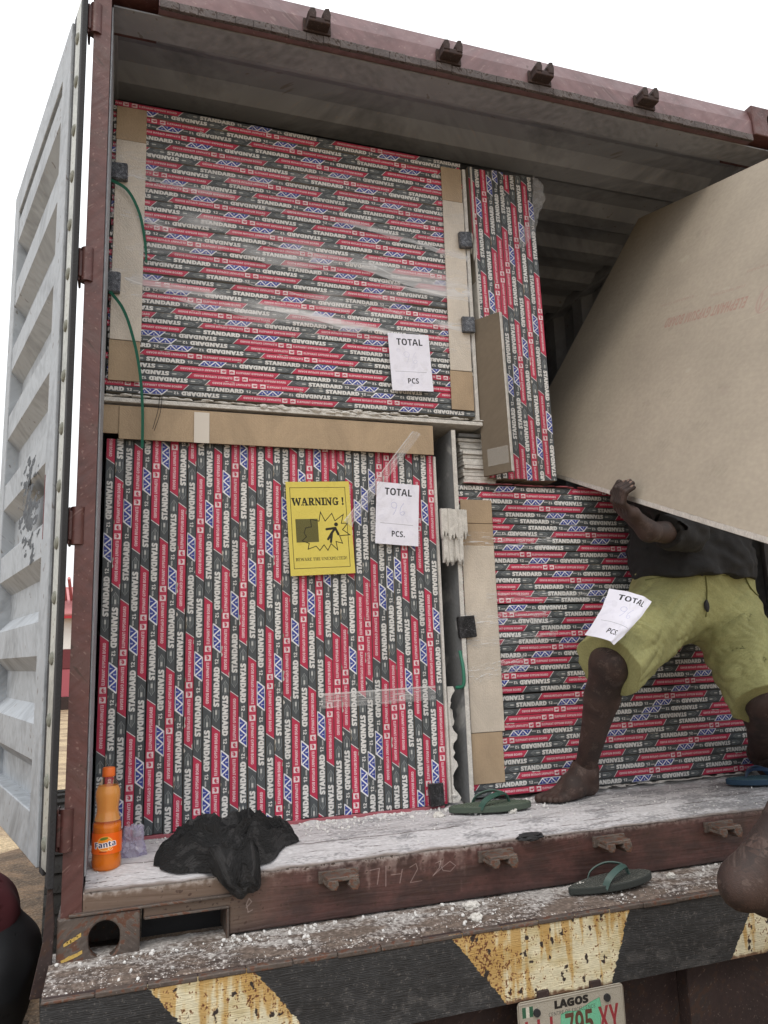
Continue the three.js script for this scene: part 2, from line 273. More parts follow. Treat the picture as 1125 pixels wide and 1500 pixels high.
// ------------------------------------------------------------------ the shipping container
const CW = 2.438, CH = 2.585, CL = 6.06;
const cont = thing('shipping_container', 'maroon steel shipping container, rear end open, loaded with bundled gypsum boards', 'container');
const cp = (name, g, m, parent = cont) => mesh(name, g, m, parent);
function oval(cx, cy, rx, ry, n = 24) { const o = []; for (let i = 0; i < n; i++) { const a = i / n * Math.PI * 2; o.push([cx + rx * Math.cos(a), cy + Math.sign(Math.sin(a)) * Math.max(0, ry - rx) + rx * Math.sin(a)]); } return o; }
function casting(x0, y0, holeX, mat = mSteelDirty) {
  const g = extrude([[x0, y0], [x0 + 0.172, y0], [x0 + 0.172, y0 + 0.118], [x0, y0 + 0.118]], 0.02, 0.004, [oval(holeX, y0 + 0.066, 0.033, 0.038)]); g.translate(0, 0, -0.017);
  return merge([g, box(x0, x0 + 0.172, y0, y0 + 0.012, -0.17, -0.0175, 0), box(x0, x0 + 0.172, y0 + 0.106, y0 + 0.118, -0.17, -0.0175, 0), box(x0, x0 + 0.012, y0 + 0.0122, y0 + 0.1058, -0.17, -0.0175, 0), box(x0 + 0.16, x0 + 0.172, y0 + 0.0122, y0 + 0.1058, -0.17, -0.0175, 0), box(x0 + 0.0122, x0 + 0.1598, y0 + 0.0122, y0 + 0.1058, -0.17, -0.16, 0)]);
}
cp('corner_casting', casting(-0.003, 0, 0.094), mSteelDirty);
cp('corner_casting', casting(CW - 0.169, 0, CW - 0.09), mSteelDirty);
cp('corner_casting', casting(-0.003, 2.478, 0.094), mMaroon);
cp('corner_casting', casting(CW - 0.182, 2.476, CW - 0.08), mMaroon);
{ // yellow paint strokes on the left casting
  const st = []; for (const [x0, y0, x1, y1] of [[0.012, 0.062, 0.045, 0.078], [0.008, 0.029, 0.05, 0.043]]) for (let k = 0; k < 5; k++) { const t = k / 5, x = mix(x0, x1, t), y = mix(y0, y1, t); st.push(extrude([[x, y], [x + 0.0085, y + 0.003 + rr(-0.001, 0.001)], [x + 0.008, y + 0.009 + rr(0, 0.003)], [x - 0.001, y + 0.005 + rr(0, 0.003)]], 0.0008)); }
  const g = merge(st); g.translate(0, 0, 0.0072); cp('paint_mark', g, MS({ color: new THREE.Color().setRGB(0.5, 0.34, 0.09), roughness: 0.8, bumpMap: bump(0.05), bumpScale: 0.001 }));
}
// left and right posts: a rounded outer bar with an inner return
function post(flip) {
  const pts = [[0.003, -0.09], [0.003, -0.014], [0.006, -0.005], [0.013, 0.0], [0.029, 0.0], [0.037, -0.006], [0.037, -0.03], [0.046, -0.034], [0.046, -0.09]].map(([x, z]) => [flip ? CW - x : x, -z]);
  if (flip) pts.reverse();
  const g = extrude(pts, 2.36); g.rotateX(Math.PI / 2); return g;
}
for (const f of [false, true]) { const g = post(f); g.computeBoundingBox(); const b = g.boundingBox; g.translate(0, 2.477 - b.max.y, -b.max.z); cp('corner_post', triUV(g), mMaroon); }
cp('post_lining', box(0.0465, 0.0505, 0.19, 2.45, -0.3, -0.036, 0.001), mDoorPaint);
// header with rain lip
{
  const prof = [[0.0, 2.585], [0.0, 2.478], [-0.012, 2.47], [-0.012, 2.458], [-0.03, 2.452], [-0.03, 2.4575], [-0.115, 2.4575], [-0.115, 2.53], [-0.1, 2.585]];
  const g = extrude(prof.map(([z, y]) => [-z, y]), CW - 0.352); g.rotateY(-Math.PI / 2); g.computeBoundingBox(); const b = g.boundingBox; g.translate(0.1695 - b.min.x, 0, -0.002 - b.max.z);
  cp('header', triUV(g), mHeader);
  // the lip that carries the seal: dirty grey, slightly ragged
  const lip = []; for (let i = 0; i < 40; i++) { const x = 0.172 + i * (CW - 0.36) / 40; lip.push(box(x, x + (CW - 0.36) / 40 - 0.0004, 2.4505 + rr(-0.002, 0.001), 2.476 + rr(-0.001, 0.001), -0.008, 0.004 + rr(-0.0008, 0.0008), 0.002)); }
  cp('rain_lip', merge(lip), MS({ map: rep(paintTex([86, 80, 80], [60, 50, 46], 0.3, [104, 98, 96], 71), 0.4), roughness: 0.9, bumpMap: bump(0.2), bumpScale: 0.002 }));
  cp('header_soffit', box(0.05, CW - 0.05, 2.4515, 2.4565, -0.13, -0.034, 0.001), MS({ map: rep(paintTex([134, 138, 146], [112, 110, 112], 0.03, [120, 123, 130], 73), 0.9), roughness: 0.8 }));
}
// door-lock keepers: a small base with two horns
function keeper(x, y, up) {
  const horn = (dx, h) => { const s = extrude([[-0.011, 0], [0.012, 0], [0.014, h * 0.55], [0.008, h], [-0.006, h * 0.94], [-0.016, h * 0.5]], 0.045, 0.003); s.translate(dx, 0, 0); return s; };
  const g = merge([box(-0.04, 0.04, -0.012, 0.01, 0, 0.045, 0.005), horn(-0.026, 0.042), horn(0.026, 0.05), box(-0.05, 0.05, -0.02, 0.03, -0.004, 0.006, 0.002)]);
  if (!up) g.scale(1, -0.55, 1.1); const t = strip(g); if (!up) { const p = t.attributes.position, n = t.attributes.normal; for (let i = 0; i < p.count; i += 3) { for (const A of [p, n, t.attributes.uv]) { const s = A.itemSize, a = A.array; for (let k = 0; k < s; k++) { const u = a[(i + 1) * s + k]; a[(i + 1) * s + k] = a[(i + 2) * s + k]; a[(i + 2) * s + k] = u; } } } t.computeVertexNormals(); }
  t.scale(up ? 0.84 : 1, up ? 0.84 : 1, up ? 0.84 : 1); t.translate(x, y, 0.003); return t;
}
for (const x of [0.62, 1.045, 1.37, 1.78]) cp('lock_keeper', keeper(x, 2.494, true), mDarkSteel);
for (const x of [0.628, 1.053, 1.398, 1.772]) cp('lock_keeper', keeper(x, 0.137, false), mSteelDirty);
{ // sill with the fork cut-out and chalk writing
  const W = 2048, H = 256, tex = canvasTex(W, H, (g) => {
    const im = g.createImageData(W, H);
    for (let y = 0; y < H; y++) for (let x = 0; x < W; x++) {
      const X = x / W * CW, Y = (1 - y / H) * 0.2, n = fbm(X * 6, Y * 12, 2, 4), f = fbm(X * 50, Y * 50, 4, 3), d = fbm(X * 22, Y * 5, 6, 3);
      let c = lerp3([80, 53, 49], [62, 43, 40], sstep(-0.3, 0.35, n)).map((k) => k * (1 + 0.18 * f));
      c = lerp3(c, [112, 98, 84], (1 - sstep(0.32, 0.55, X)) * 0.75);
      c = lerp3(c, [150, 134, 128], sstep(0.1, 0.55, d * 0.8 + (Y - 0.11) * 12 * 0.5 + 0.25 * f) * sstep(0.3, 0.75, X) * (1 - sstep(0.85, 1.15, X)) * 0.6);
      c = lerp3(c, [188, 182, 178], sstep(0.148, 0.166, Y + 0.012 * f) * 0.75 * (1 - 0.6 * sstep(1.2, 1.9, X)));
      c = lerp3(c, [60, 42, 34], sstep(0.36, 0.5, f + 0.3 * n) * 0.8);
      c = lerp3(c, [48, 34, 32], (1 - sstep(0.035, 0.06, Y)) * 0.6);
      im.data.set([c[0], c[1], c[2], 255], (y * W + x) * 4);
    }
    g.putImageData(im, 0, 0);
    const P = (x, y) => [x / CW * W, (1 - y / 0.2) * H];
    g.strokeStyle = 'rgba(196,184,180,0.5)'; g.lineWidth = 1.9; g.lineCap = 'round';
    const line = (pts) => { g.beginPath(); pts.forEach((p, i) => { const q = P(...p); i ? g.lineTo(...q) : g.moveTo(...q); }); g.stroke(); };
    line([[0.71, 0.135], [0.735, 0.137], [0.728, 0.1]]); line([[0.752, 0.14], [0.75, 0.093]]);
    line([[0.765, 0.118], [0.79, 0.118]]); line([[0.795, 0.128], [0.787, 0.096]]);
    line([[0.815, 0.13], [0.832, 0.137], [0.836, 0.124], [0.815, 0.094], [0.846, 0.095]]);
    line([[0.885, 0.132], [0.9, 0.136], [0.895, 0.12], [0.876, 0.102]]); line([[0.878, 0.104], [0.9, 0.118], [0.925, 0.132], [0.94, 0.12], [0.925, 0.108], [0.905, 0.112], [0.9, 0.122]]);
    line([[0.405, 0.088], [0.418, 0.1], [0.412, 0.108], [0.406, 0.096], [0.41, 0.078], [0.42, 0.082]]);
  });
  const prof = [[0.366, 0.036], [2.268, 0.036], [2.268, 0.164], [0.047, 0.164], [0.047, 0.121], [0.176, 0.121], [0.176, 0.094], [0.366, 0.094]];
  const g = extrude(prof, 0.11, 0.003), p = g.attributes.position, uv = g.attributes.uv; g.translate(0, 0, -0.113);
  for (let i = 0; i < p.count; i++) uv.setXY(i, p.getX(i) / CW, p.getY(i) / 0.2);
  cp('sill', g, MS({ map: tex, roughness: 0.7, roughnessMap: roughTex, bumpMap: bump(1), bumpScale: 0.001 }));
  cp('fork_pocket', merge([box(0.178, 0.366, 0.094, 0.1, -0.11, 0.008, 0.002), box(0.3595, 0.3655, 0.03, 0.0938, -0.11, 0.007, 0.002), box(0.366, 0.39, 0.0365, 0.09, -0.6, -0.12, 0)]), mSteelDirty);
  cp('pocket_shade', box(0.176, 0.41, 0.02, 0.13, -0.125, -0.118, 0), mRubber);  // black panel added to give the shade inside the pocket
  cp('sill_flange', box(0.02, 0.372, 0.1195, 0.1255, -0.03, 0.012, 0.002), mSteelDirty);
}
{ // floor deck with gypsum dust: ramps up from the sill to the boards
  const tex = dataTex(2048, 1024, (u, v) => {
    const x = u * CW, z = -1.05 + v * 1.06, n = fbm(x * 5, z * 10, 12, 4), f = fbm(x * 55, z * 80, 14, 3), s = fbm(x * 3.5, z * 70, 15, 4), g = fbm(x * 140, z * 160, 16, 2);
    let c = lerp3([152, 151, 153], [124, 122, 122], sstep(-0.1, 0.5, 0.5 * s + 0.7 * n)).map((k) => k * (1 + 0.16 * f + 0.08 * g));
    const white = sstep(-0.1, 0.4, 0.8 * n + 0.4 * f + 0.36 - 0.3 * sstep(1.2, 2.0, x) + 0.3 * sstep(0.7, 0.3, x) + 0.45 * sstep(-0.28, -0.36, z));
    c = lerp3(c, [208, 206, 208].map((k) => k * (1 + 0.08 * f)), white * 0.75);
    c = lerp3(c, [72, 66, 64], sstep(0.4, 0.55, s + 0.4 * f) * 0.6);
    const lz = -0.12 + 0.004 * n; c = lerp3(c, [84, 78, 76], Math.exp(-(((z - lz) / 0.003) ** 2)) * sstep(-0.3, 0.1, n3(x * 3, 1, 8)) * 0.9);
    c = lerp3(c, [104, 92, 84], sstep(-0.014, 0.004, z + 0.012 * n) * 0.85);
    return c;
  });
  tex.wrapS = tex.wrapT = THREE.ClampToEdgeWrapping;
  const g = new THREE.PlaneGeometry(CW - 0.1, 1.05, 300, 130); g.rotateX(-Math.PI / 2);
  const p = g.attributes.position, uv = g.attributes.uv;
  for (let i = 0; i < p.count; i++) {
    const x = p.getX(i) + CW / 2, z = p.getZ(i) - 0.522; let y = mix(0.1865, 0.168, sstep(-0.125, -0.01, z)) - 0.004 * sstep(-0.012, 0.003, z);
    y += 0.0028 * fbm(x * 12, z * 26, 22, 4) + 0.006 * sstep(0.1, 0.45, fbm(x * 9, z * 12, 25, 3)) * sstep(-0.26, -0.34, z) * (x > 0.55 ? 1 : 0.3);
    p.setXYZ(i, x, y, z); uv.setXY(i, x / CW, (z + 1.05) / 1.06);
  }
  g.computeVertexNormals(); cp('floor_deck', strip(g), MS({ map: tex, roughness: 0.95, bumpMap: bump(0.2), bumpScale: 0.003 }));
  cp('floor', box(0.05, CW - 0.05, 0.1, 0.15, -CL + 0.1, -0.12, 0), mDarkSteel);
}
// corrugated shell
function corrugate(len, depth, pitch, along, thick) { // profile points of a trapezoid sheet
  const pts = []; for (let s = 0; s < len; s += pitch) pts.push([s, 0], [s + pitch * 0.3, 0], [s + pitch * 0.5, depth], [s + pitch * 0.8, depth]); pts.push([len, 0]);
  return pts.concat(pts.map(([a, b]) => [a, b + thick]).reverse());
}
{
  let g = extrude(corrugate(CL - 0.2, 0.034, 0.278, 0, 0.006), CW - 0.1);       // roof: shape (s, h) extruded along x
  g.rotateY(Math.PI / 2); g.computeBoundingBox(); g.translate(0.05 - g.boundingBox.min.x, 2.505, -0.118 - g.boundingBox.max.z); cp('roof', triUV(g, true), mInner);
  for (const side of [0, 1]) { g = extrude(corrugate(CL - 0.2, 0.034, 0.278, 0, 0.004), 2.36); g.rotateX(-Math.PI / 2); g.rotateY(Math.PI / 2); g.computeBoundingBox(); let b = g.boundingBox; g.translate(side ? CW - 0.004 - b.max.x : 0.004 - b.min.x, 0.14 - b.min.y, -0.1 - b.max.z); cp('side_wall', triUV(g, true), mInner); }
  cp('front_wall', box(0.01, CW - 0.01, 0.1, 2.58, -CL, -CL + 0.03, 0), mInner);
  for (const x of [0.0, CW - 0.06]) { cp('top_rail', box(x, x + 0.06, 2.49, 2.545, -CL, -0.172, 0.003), mInner); cp('bottom_rail', box(x, x + 0.05, 0.02, 0.14, -CL, -0.172, 0.003), mMaroon); }
}
// the left door, folded back along the container
{
  const D = new THREE.Group(); D.name = 'door'; cont.add(D);
  const hx = -0.012, hz = 0.018;
  D.position.set(hx, 0, hz); D.rotation.y = Math.atan2(0.275, 1.05) - Math.PI / 2;
  // shapes are drawn with x running from the hinge edge and the inner face at +z, then mirrored to hang on the left post
  const W = 1.12, y0 = 0.205, y1 = 2.43;
  D.userData.label = 'white painted inside of the left door with corrugated panel and rubber seal';
  const dp = (n, g, m) => mesh(n, mirrorX(g), m, D);
  const zi = 0.016;   // inner plane
  dp('door_frame', merge([box(0.125, 0.235, y0, y1, 0.0, zi, 0.003), box(W - 0.1, W, y0, y1, -0.03, zi, 0.004), box(0.2352, W - 0.1002, y0, y0 + 0.11, -0.03, zi, 0.004), box(0.2352, W - 0.1002, y1 - 0.11, y1, -0.03, zi, 0.004)]), mDoorPaint);
  // corrugated panel, horizontal ribs
  const prof = []; const ys = y0 + 0.1, ye = y1 - 0.1, pit = (ye - ys) / 8; for (let k = 0; k < 8; k++) { const s = ys + k * pit; prof.push([0.046, s], [0.046, s + pit * 0.34], [0.008, s + pit * 0.5], [0.008, s + pit * 0.84]); } prof.push([0.046, ye]);
  const pg = extrude(prof.concat(prof.map(([a, b]) => [a - 0.004, b]).reverse()).map(([a, b]) => [a, b]), W - 0.335 + 0.02); pg.rotateY(Math.PI / 2); pg.computeBoundingBox(); let b = pg.boundingBox; pg.translate(0.225 - b.min.x, 0, 0); pg.computeBoundingBox(); b = pg.boundingBox; pg.translate(0, 0, 0.012 - b.max.z);
  dp('door_panel', triUV(pg, true), mDoorPaint);
  dp('gasket', merge([box(-0.004, 0.022, y0 - 0.02, y1 + 0.02, 0.0, 0.0135, 0.003), box(0.083, 0.1245, y0 - 0.01, y1 + 0.01, 0.0, 0.0095, 0.003)]), mRubber);
  dp('seal_strip', box(0.0222, 0.0828, y0 + 0.01, y1 - 0.005, 0.0, 0.0125, 0.001), mZinc);
  for (let y = y0 + 0.06; y < y1; y += 0.137) { const s = new THREE.SphereGeometry(0.0165, 14, 6, 0, Math.PI * 2, 0, Math.PI / 2); s.rotateX(Math.PI / 2); s.scale(1, 1, 0.4); s.translate(0.052 + rr(-0.003, 0.003), y + rr(-0.006, 0.006), 0.0124); dp('rivet', triUV(s), mRivet); }
  // scrapes through the white paint
  const scr = dataTex(256, 512, (u, v) => { const n = fbm(u * 6, v * 9, 33, 4); const m = sstep(0.05, 0.12, 0.32 - Math.abs(u - 0.45 - 0.25 * (v - 0.5)) * 1.2 + n * 0.6 - Math.abs(v - 0.5) * 0.5); const c = lerp3([84, 90, 96], [58, 62, 68], sstep(-0.2, 0.3, fbm(u * 20, v * 20, 3, 3))); return [...c, m * 255]; });
  const sg = new THREE.PlaneGeometry(0.5, 0.34); sg.rotateZ(-0.08); const scm = MS({ map: scr, alphaMap: dataTex(256, 512, (u, v) => { const n = fbm(u * 6, v * 9, 33, 4); return sstep(0.05, 0.12, 0.32 - Math.abs(u - 0.45 - 0.25 * (v - 0.5)) * 1.2 + n * 0.6 - Math.abs(v - 0.5) * 0.5); }, false), transparent: true, roughness: 0.8 });
  sg.translate(0.5, 1.1, 0.0126); dp('paint_scrape', strip(sg), scm);
  const rs = box(0.222, 0.2275, 0.98, 1.15, 0.0161, 0.0167, 0); dp('rust_scratch', rs, MS({ color: new THREE.Color().setRGB(0.16, 0.02, 0.02), roughness: 0.9 }));
}
for (const y of [2.37, 1.655, 0.985, 0.3]) { // hinges between post and door
  const h = merge([box(-0.013, 0.012, y - 0.036, y + 0.036, -0.03, 0.004, 0.004), (() => { const c = cyl(0.016, 0.016, 0.09, 16); c.translate(0.008, y, -0.006); return triUV(c); })(), box(-0.0135, -0.0075, y - 0.045, y + 0.045, -0.05, 0.0, 0.003)]);
  cp('hinge', h, mMaroon);
}
// ------------------------------------------------------------------ bundles of gypsum boards
const PERIOD = 0.82;
function tapePrint(variant) {
  return canvasTex(2048, 64, (g, W, H) => {
    g.fillStyle = '#484d50'; g.fillRect(0, 0, W, H);
    const half = () => {   // from x = 600 (centre of the dark part) to the right, read upside down by the other half
      g.textBaseline = 'alphabetic'; g.textAlign = 'left';
    };
    half();
    const std = (flip) => { g.save(); g.translate(600, 32); if (flip) g.rotate(Math.PI);
      g.fillStyle = '#d6d5d1'; g.strokeStyle = '#d6d5d1'; g.lineWidth = 5; g.font = 'bold 52px sans-serif'; g.save(); g.translate(-486, 19); const w = g.measureText('STANDARD').width; g.scale(282 / w, 1); g.fillText('STANDARD', 0, 0); g.strokeText('STANDARD', 0, 0); g.restore();
      g.lineWidth = 1.2; g.font = 'bold 36px sans-serif'; g.fillText('12', -188, 13); g.strokeText('12', -188, 13); g.font = 'bold 20px sans-serif'; g.fillText('mm.', -140, 13);
      // small arrow emblem
      g.strokeStyle = '#8f9493'; g.lineWidth = 3; g.beginPath(); g.moveTo(-592, 0); g.lineTo(-560, -20); g.lineTo(-508, -20); g.moveTo(-592, 0); g.lineTo(-560, 20); g.lineTo(-508, 20); g.moveTo(-580, -4); g.lineTo(-500, -4); g.moveTo(-580, 5); g.lineTo(-500, 5); g.stroke();
      g.fillStyle = '#b8bab6'; g.fillRect(-540, -7, 30, 14);
      g.restore(); };
    std(false); std(true);
    // blue zigzag emblem
    g.fillStyle = '#334192'; g.beginPath(); g.moveTo(492, 63); g.lineTo(540, 1); g.lineTo(712, 1); g.lineTo(664, 63); g.fill(); g.strokeStyle = '#e2e2e4'; g.lineWidth = 7; g.beginPath(); g.moveTo(534, 3); g.lineTo(708, 3); g.moveTo(496, 61); g.lineTo(668, 61); g.stroke();
    g.strokeStyle = '#e2e2e4'; g.lineWidth = 10; g.lineJoin = 'miter'; g.beginPath(); g.moveTo(496, 60); g.lineTo(538, 8); g.lineTo(580, 56); g.lineTo(622, 8); g.lineTo(664, 56); g.lineTo(704, 6); g.stroke();
    g.beginPath(); g.moveTo(538, 6); g.lineTo(575, 6); g.moveTo(622, 58); g.lineTo(664, 58); g.lineWidth = 5; g.stroke();
    g.fillStyle = '#e2e2e4'; g.font = 'bold 24px sans-serif'; g.textAlign = 'center'; for (const [x, y, s] of [[539, 52, 'T'], [580, 28, 'E'], [623, 52, 'E'], [664, 28, 'T']]) g.fillText(s, x, y);
    // red part
    g.fillStyle = '#b62f4d'; g.beginPath(); g.moveTo(1216, 64); g.lineTo(1262, 0); g.lineTo(2030, 0); g.lineTo(1984, 64); g.fill();
    g.strokeStyle = '#e4dedc'; g.lineWidth = 5; g.beginPath(); g.moveTo(1210, 66); g.lineTo(1258, -2); g.moveTo(1988, 66); g.lineTo(2036, -2); g.stroke();
    for (const flip of [false, true]) { g.save(); g.translate(1624, 32); if (flip) g.rotate(Math.PI);
      g.fillStyle = '#e0d2d2'; g.font = 'bold 27px sans-serif'; g.textAlign = 'left'; g.save(); g.translate(64, 11); const w = g.measureText('ELEPHANT GYPSUM BOARD').width; g.scale(292 / w, 1.05); g.fillText('ELEPHANT GYPSUM BOARD', 0, 0); g.restore();
      g.fillStyle = '#e0d2d2'; g.fillRect(12, -22, 42, 44); g.fillStyle = '#b8324e'; g.beginPath(); g.ellipse(32, 2, 13, 12, 0, 0, 7); g.fill(); g.fillStyle = '#e0d2d2'; g.fillRect(26, 4, 5, 14); g.fillRect(36, 4, 5, 14); g.strokeStyle = '#b8324e'; g.lineWidth = 3; g.beginPath(); g.moveTo(20, -4); g.quadraticCurveTo(12, 6, 20, 16); g.stroke();
      g.restore(); }
    // rubbed spots and dust
    const N = variant ? 900 : 420;
    for (let i = 0; i < N; i++) { g.fillStyle = rnd() < 0.5 ? `rgba(215,212,206,${0.05 + 0.16 * rnd()})` : `rgba(20,20,20,${0.05 + 0.12 * rnd()})`; const w = 1 + rnd() * (variant ? 14 : 7); g.fillRect(rnd() * W, rnd() * H, w, 1 + rnd() * 3); }
    if (variant) for (let i = 0; i < 14; i++) { g.fillStyle = `rgba(222,220,214,${0.12 + 0.2 * rnd()})`; g.fillRect(rnd() * W, rnd() * H, 20 + rnd() * 120, 1 + rnd() * 2); }
    if (variant) for (let i = 0; i < 10; i++) { const x = rnd() * W, y = rnd() < 0.5 ? 0 : H; g.fillStyle = ['#b9b4aa', '#8f8778', '#cfccc4'][i % 3]; g.beginPath(); for (let k = 0; k < 9; k++) g.lineTo(x + Math.cos(k * 0.7) * (8 + rnd() * 26), y + Math.sin(k * 0.7) * (3 + rnd() * 11)); g.fill(); }
    g.fillStyle = 'rgba(18,18,18,0.5)'; g.fillRect(0, 0, W, 2); g.fillRect(0, 62, W, 2);
  }, true);
}
const tapes = [tapePrint(0), tapePrint(1)];
const tapeMats = []; for (let i = 0; i < 6; i++) { const k = 0.9 + 0.035 * i; tapeMats.push(MP({ map: tapes[i % 3 === 2 ? 1 : 0], color: new THREE.Color().setRGB(k, k, k * 1.01), roughness: 0.5, bumpMap: bump(0.2), bumpScale: 0.0006 })); }
const mPaper = MS({ map: rep(dataTex(512, 512, (u, v) => { const a = tfbm(u, v, 3, 51, 3), f = tfbm(u, v, 50, 53, 2); return [150, 141, 127].map((k) => k * (1 + 0.07 * a + 0.05 * f)); }), 1.1), roughness: 0.85, bumpMap: bump(0.5), bumpScale: 0.0006 });
const mGypsum = MS({ map: rep(dataTex(256, 256, (u, v) => { const f = tfbm(u, v, 24, 55, 3), a = tfbm(u, v, 4, 57, 3); return [205, 202, 196].map((k) => k * (1 + 0.1 * f + 0.1 * a)); }), 0.12), roughness: 0.95, bumpMap: bump(0.04), bumpScale: 0.002 });
const mBackPaper = MS({ map: rep(dataTex(512, 512, (u, v) => { const a = tfbm(u, v, 4, 81, 4), f = tfbm(u, v, 40, 83, 3); return lerp3([122, 124, 126], [168, 168, 168], sstep(0.1, 0.5, a)).map((k) => k * (1 + 0.08 * f)); }), 0.6), roughness: 0.9 });
const cardTex = (c, z) => rep(dataTex(256, 512, (u, v) => { const a = tfbm(u, v, 3, z, 4), f = tfbm(u, v, 40, z + 3, 2), r = 0.006 * Math.sin(u * Math.PI * 2 * 40); return c.map((k) => k * (1 + 0.08 * a + 0.04 * f + r)); }), 0.3, 0.6);
const mCardBrown = MS({ map: cardTex([163, 143, 118], 91), roughness: 0.85, bumpMap: bump(0.1), bumpScale: 0.0008 });
const mCardPale = MP({ map: cardTex([192, 182, 168], 95), roughness: 0.45, clearcoat: 0.25, clearcoatRoughness: 0.35, bumpMap: bump(0.1), bumpScale: 0.001 });

// one taped pair of boards: front edge in the local xy plane (x along the tape, y across it), depth towards -z
function boardGeo(len, h, depth, phase, sagA, sagB) {
  const pos = [], uv = [], nor = [], idx = [], N = 10, e = h * 0.09;
  const prof = [[0, -0.0028], [e, -0.0004], [h - e, -0.0004], [h, -0.0028]].map(([y, z], i) => [y + (i === 0 ? 0.0003 : i === 3 ? -0.0003 : 0), z]);
  const sag = (t) => sagA * Math.sin(t * Math.PI) + sagB * Math.sin(t * Math.PI * 2);
  for (let i = 0; i <= N; i++) { const t = i / N; for (const [y, z] of prof) { pos.push(t * len, y + sag(t), z); uv.push((t * len) / PERIOD + phase, y / h); nor.push(0, (y / h - 0.5) * 0.5, 1); } }
  for (let i = 0; i < N; i++) for (let k = 0; k < 3; k++) { const a = i * 4 + k, b = a + 4; idx.push(a, b, b + 1, a, b + 1, a + 1); }
  const front = idx.length;
  const sheet = (y, up) => { const o = pos.length / 3; for (let i = 0; i <= N; i++) { const t = i / N; for (const z of [-0.0028, -depth]) { pos.push(t * len, y + sag(t), z); uv.push(t * len, z); nor.push(0, up, 0); } } for (let i = 0; i < N; i++) { const a = o + i * 2; up > 0 ? idx.push(a, a + 2, a + 3, a, a + 3, a + 1) : idx.push(a, a + 3, a + 2, a, a + 1, a + 3); } };
  sheet(h - 0.0003, 1); sheet(0.0003, -1);
  for (const s of [0, 1]) { const o = pos.length / 3, x = s * len; for (const [y, z] of [[0.0003, -0.0028], [h - 0.0003, -0.0028], [h - 0.0003, -depth], [0.0003, -depth]]) { pos.push(x, y, z); uv.push(z, y); nor.push(s ? 1 : -1, 0, 0); } s ? idx.push(o, o + 3, o + 2, o, o + 2, o + 1) : idx.push(o, o + 1, o + 2, o, o + 2, o + 3); }
  { const o = pos.length / 3; for (const [x, y] of [[0, 0.0003], [0, h - 0.0003], [len, h - 0.0003], [len, 0.0003]]) { pos.push(x, y, -depth); uv.push(x, y); nor.push(0, 0, -1); } idx.push(o, o + 1, o + 2, o, o + 2, o + 3); }
  const g = new THREE.BufferGeometry(); g.setAttribute('position', new THREE.Float32BufferAttribute(pos, 3)); g.setAttribute('uv', new THREE.Float32BufferAttribute(uv, 2)); g.setAttribute('normal', new THREE.Float32BufferAttribute(nor, 3)); g.setIndex(idx);
  g.addGroup(0, front, 0); g.addGroup(front, idx.length - front, 1); return g;
}
// A bundle: n taped pairs laid (vertical = false) or stood on edge (vertical = true); lean moves the top sideways over the height
function bundle(o, { x0, x1, y0, y1, z, n, depth, vertical, ph, jit = 0.003, lean = 0, zj = 0.0034, gaps = [], dir = -1, turnAt = -1 }) {
  let run = 0;
  const span = vertical ? x1 - x0 : y1 - y0, len = vertical ? y1 - y0 : x1 - x0, pitch = (span - gaps.length * 0.004) / n; let at = 0;
  for (let k = 0; k < n; k++) {
    if (gaps.includes(k)) at += 0.004;
    if (k === turnAt) dir = -dir;
    const h = pitch * 0.972; if (k) run += dir * 0.0465 / PERIOD; const phase = ph + run + (k % 2) * 0.5 + rr(-0.012, 0.012) + (rnd() < 0.05 ? 0.5 : 0);
    const g = boardGeo(len + rr(-jit, jit), h, depth, phase, vertical ? rr(-0.0006, 0.0006) : rr(-0.0012, 0.0004), rr(-0.0005, 0.0005));
    const m = new THREE.Mesh(g, [tapeMats[Math.floor(rnd() * 6)], mPaper]); m.name = 'gypsum_board'; m.castShadow = m.receiveShadow = true; o.add(m);
    const dz = z + rr(-zj, zj);
    if (vertical) { m.rotation.z = Math.PI / 2 + lean; m.position.set(x0 + at + pitch * 1.0, y0 + rr(-0.002, 0.002), dz); }
    else m.position.set(x0 + rr(-jit, jit), y0 + at, dz);
    at += pitch;
  }
}
const card = (o, name, x0, x1, y0, y1, z, m, skew = 0) => { const g = box(x0, x1, y0, y1, z, z + 0.0035, 0.0012), p = g.attributes.position; for (let i = 0; i < p.count; i++) { const y = p.getY(i), x = p.getX(i); p.setX(i, x + skew * (y - y0)); p.setZ(i, p.getZ(i) + 0.0022 * n3(x * 9, y * 7, z * 5)); } return mesh(name, g, m, o); };
// torn gypsum edge: a run of jagged slivers
function torn(o, name, x0, x1, y, z, hgt, n, m = mGypsum) {
  const gs = []; for (let i = 0; i < n; i++) { const a = mix(x0, x1, i / n) + rr(-0.012, 0.004), w = (x1 - x0) / n * rr(0.9, 1.9), h = hgt * rr(0.35, 1), yy = y + rr(-0.5, 0.5) * hgt * 0.5; const g = rockGeo(1, 1, 0.25, w * 0.5, h * 0.42, 0.008); g.rotateZ(rr(-0.05, 0.05)); g.translate(a + w / 2, yy, z + rr(-0.004, 0.004)); gs.push(g); }
  return mesh(name, merge(gs), m, o);
}
const mClip = MS({ map: rep(paintTex([66, 70, 78], [136, 140, 148], 0.42, [40, 43, 48], 41), 0.05), roughness: 0.4, bumpMap: bump(0.06), bumpScale: 0.003 });  // pale patches stand in for silvery reflections
const mBlackClip = MS({ map: rep(paintTex([26, 26, 28], [96, 96, 100], 0.3, [14, 14, 16], 43), 0.05), roughness: 0.32, bumpMap: bump(0.05), bumpScale: 0.004 });
const mStrap = MS({ color: new THREE.Color().setRGB(0.03, 0.17, 0.11), roughness: 0.45 });
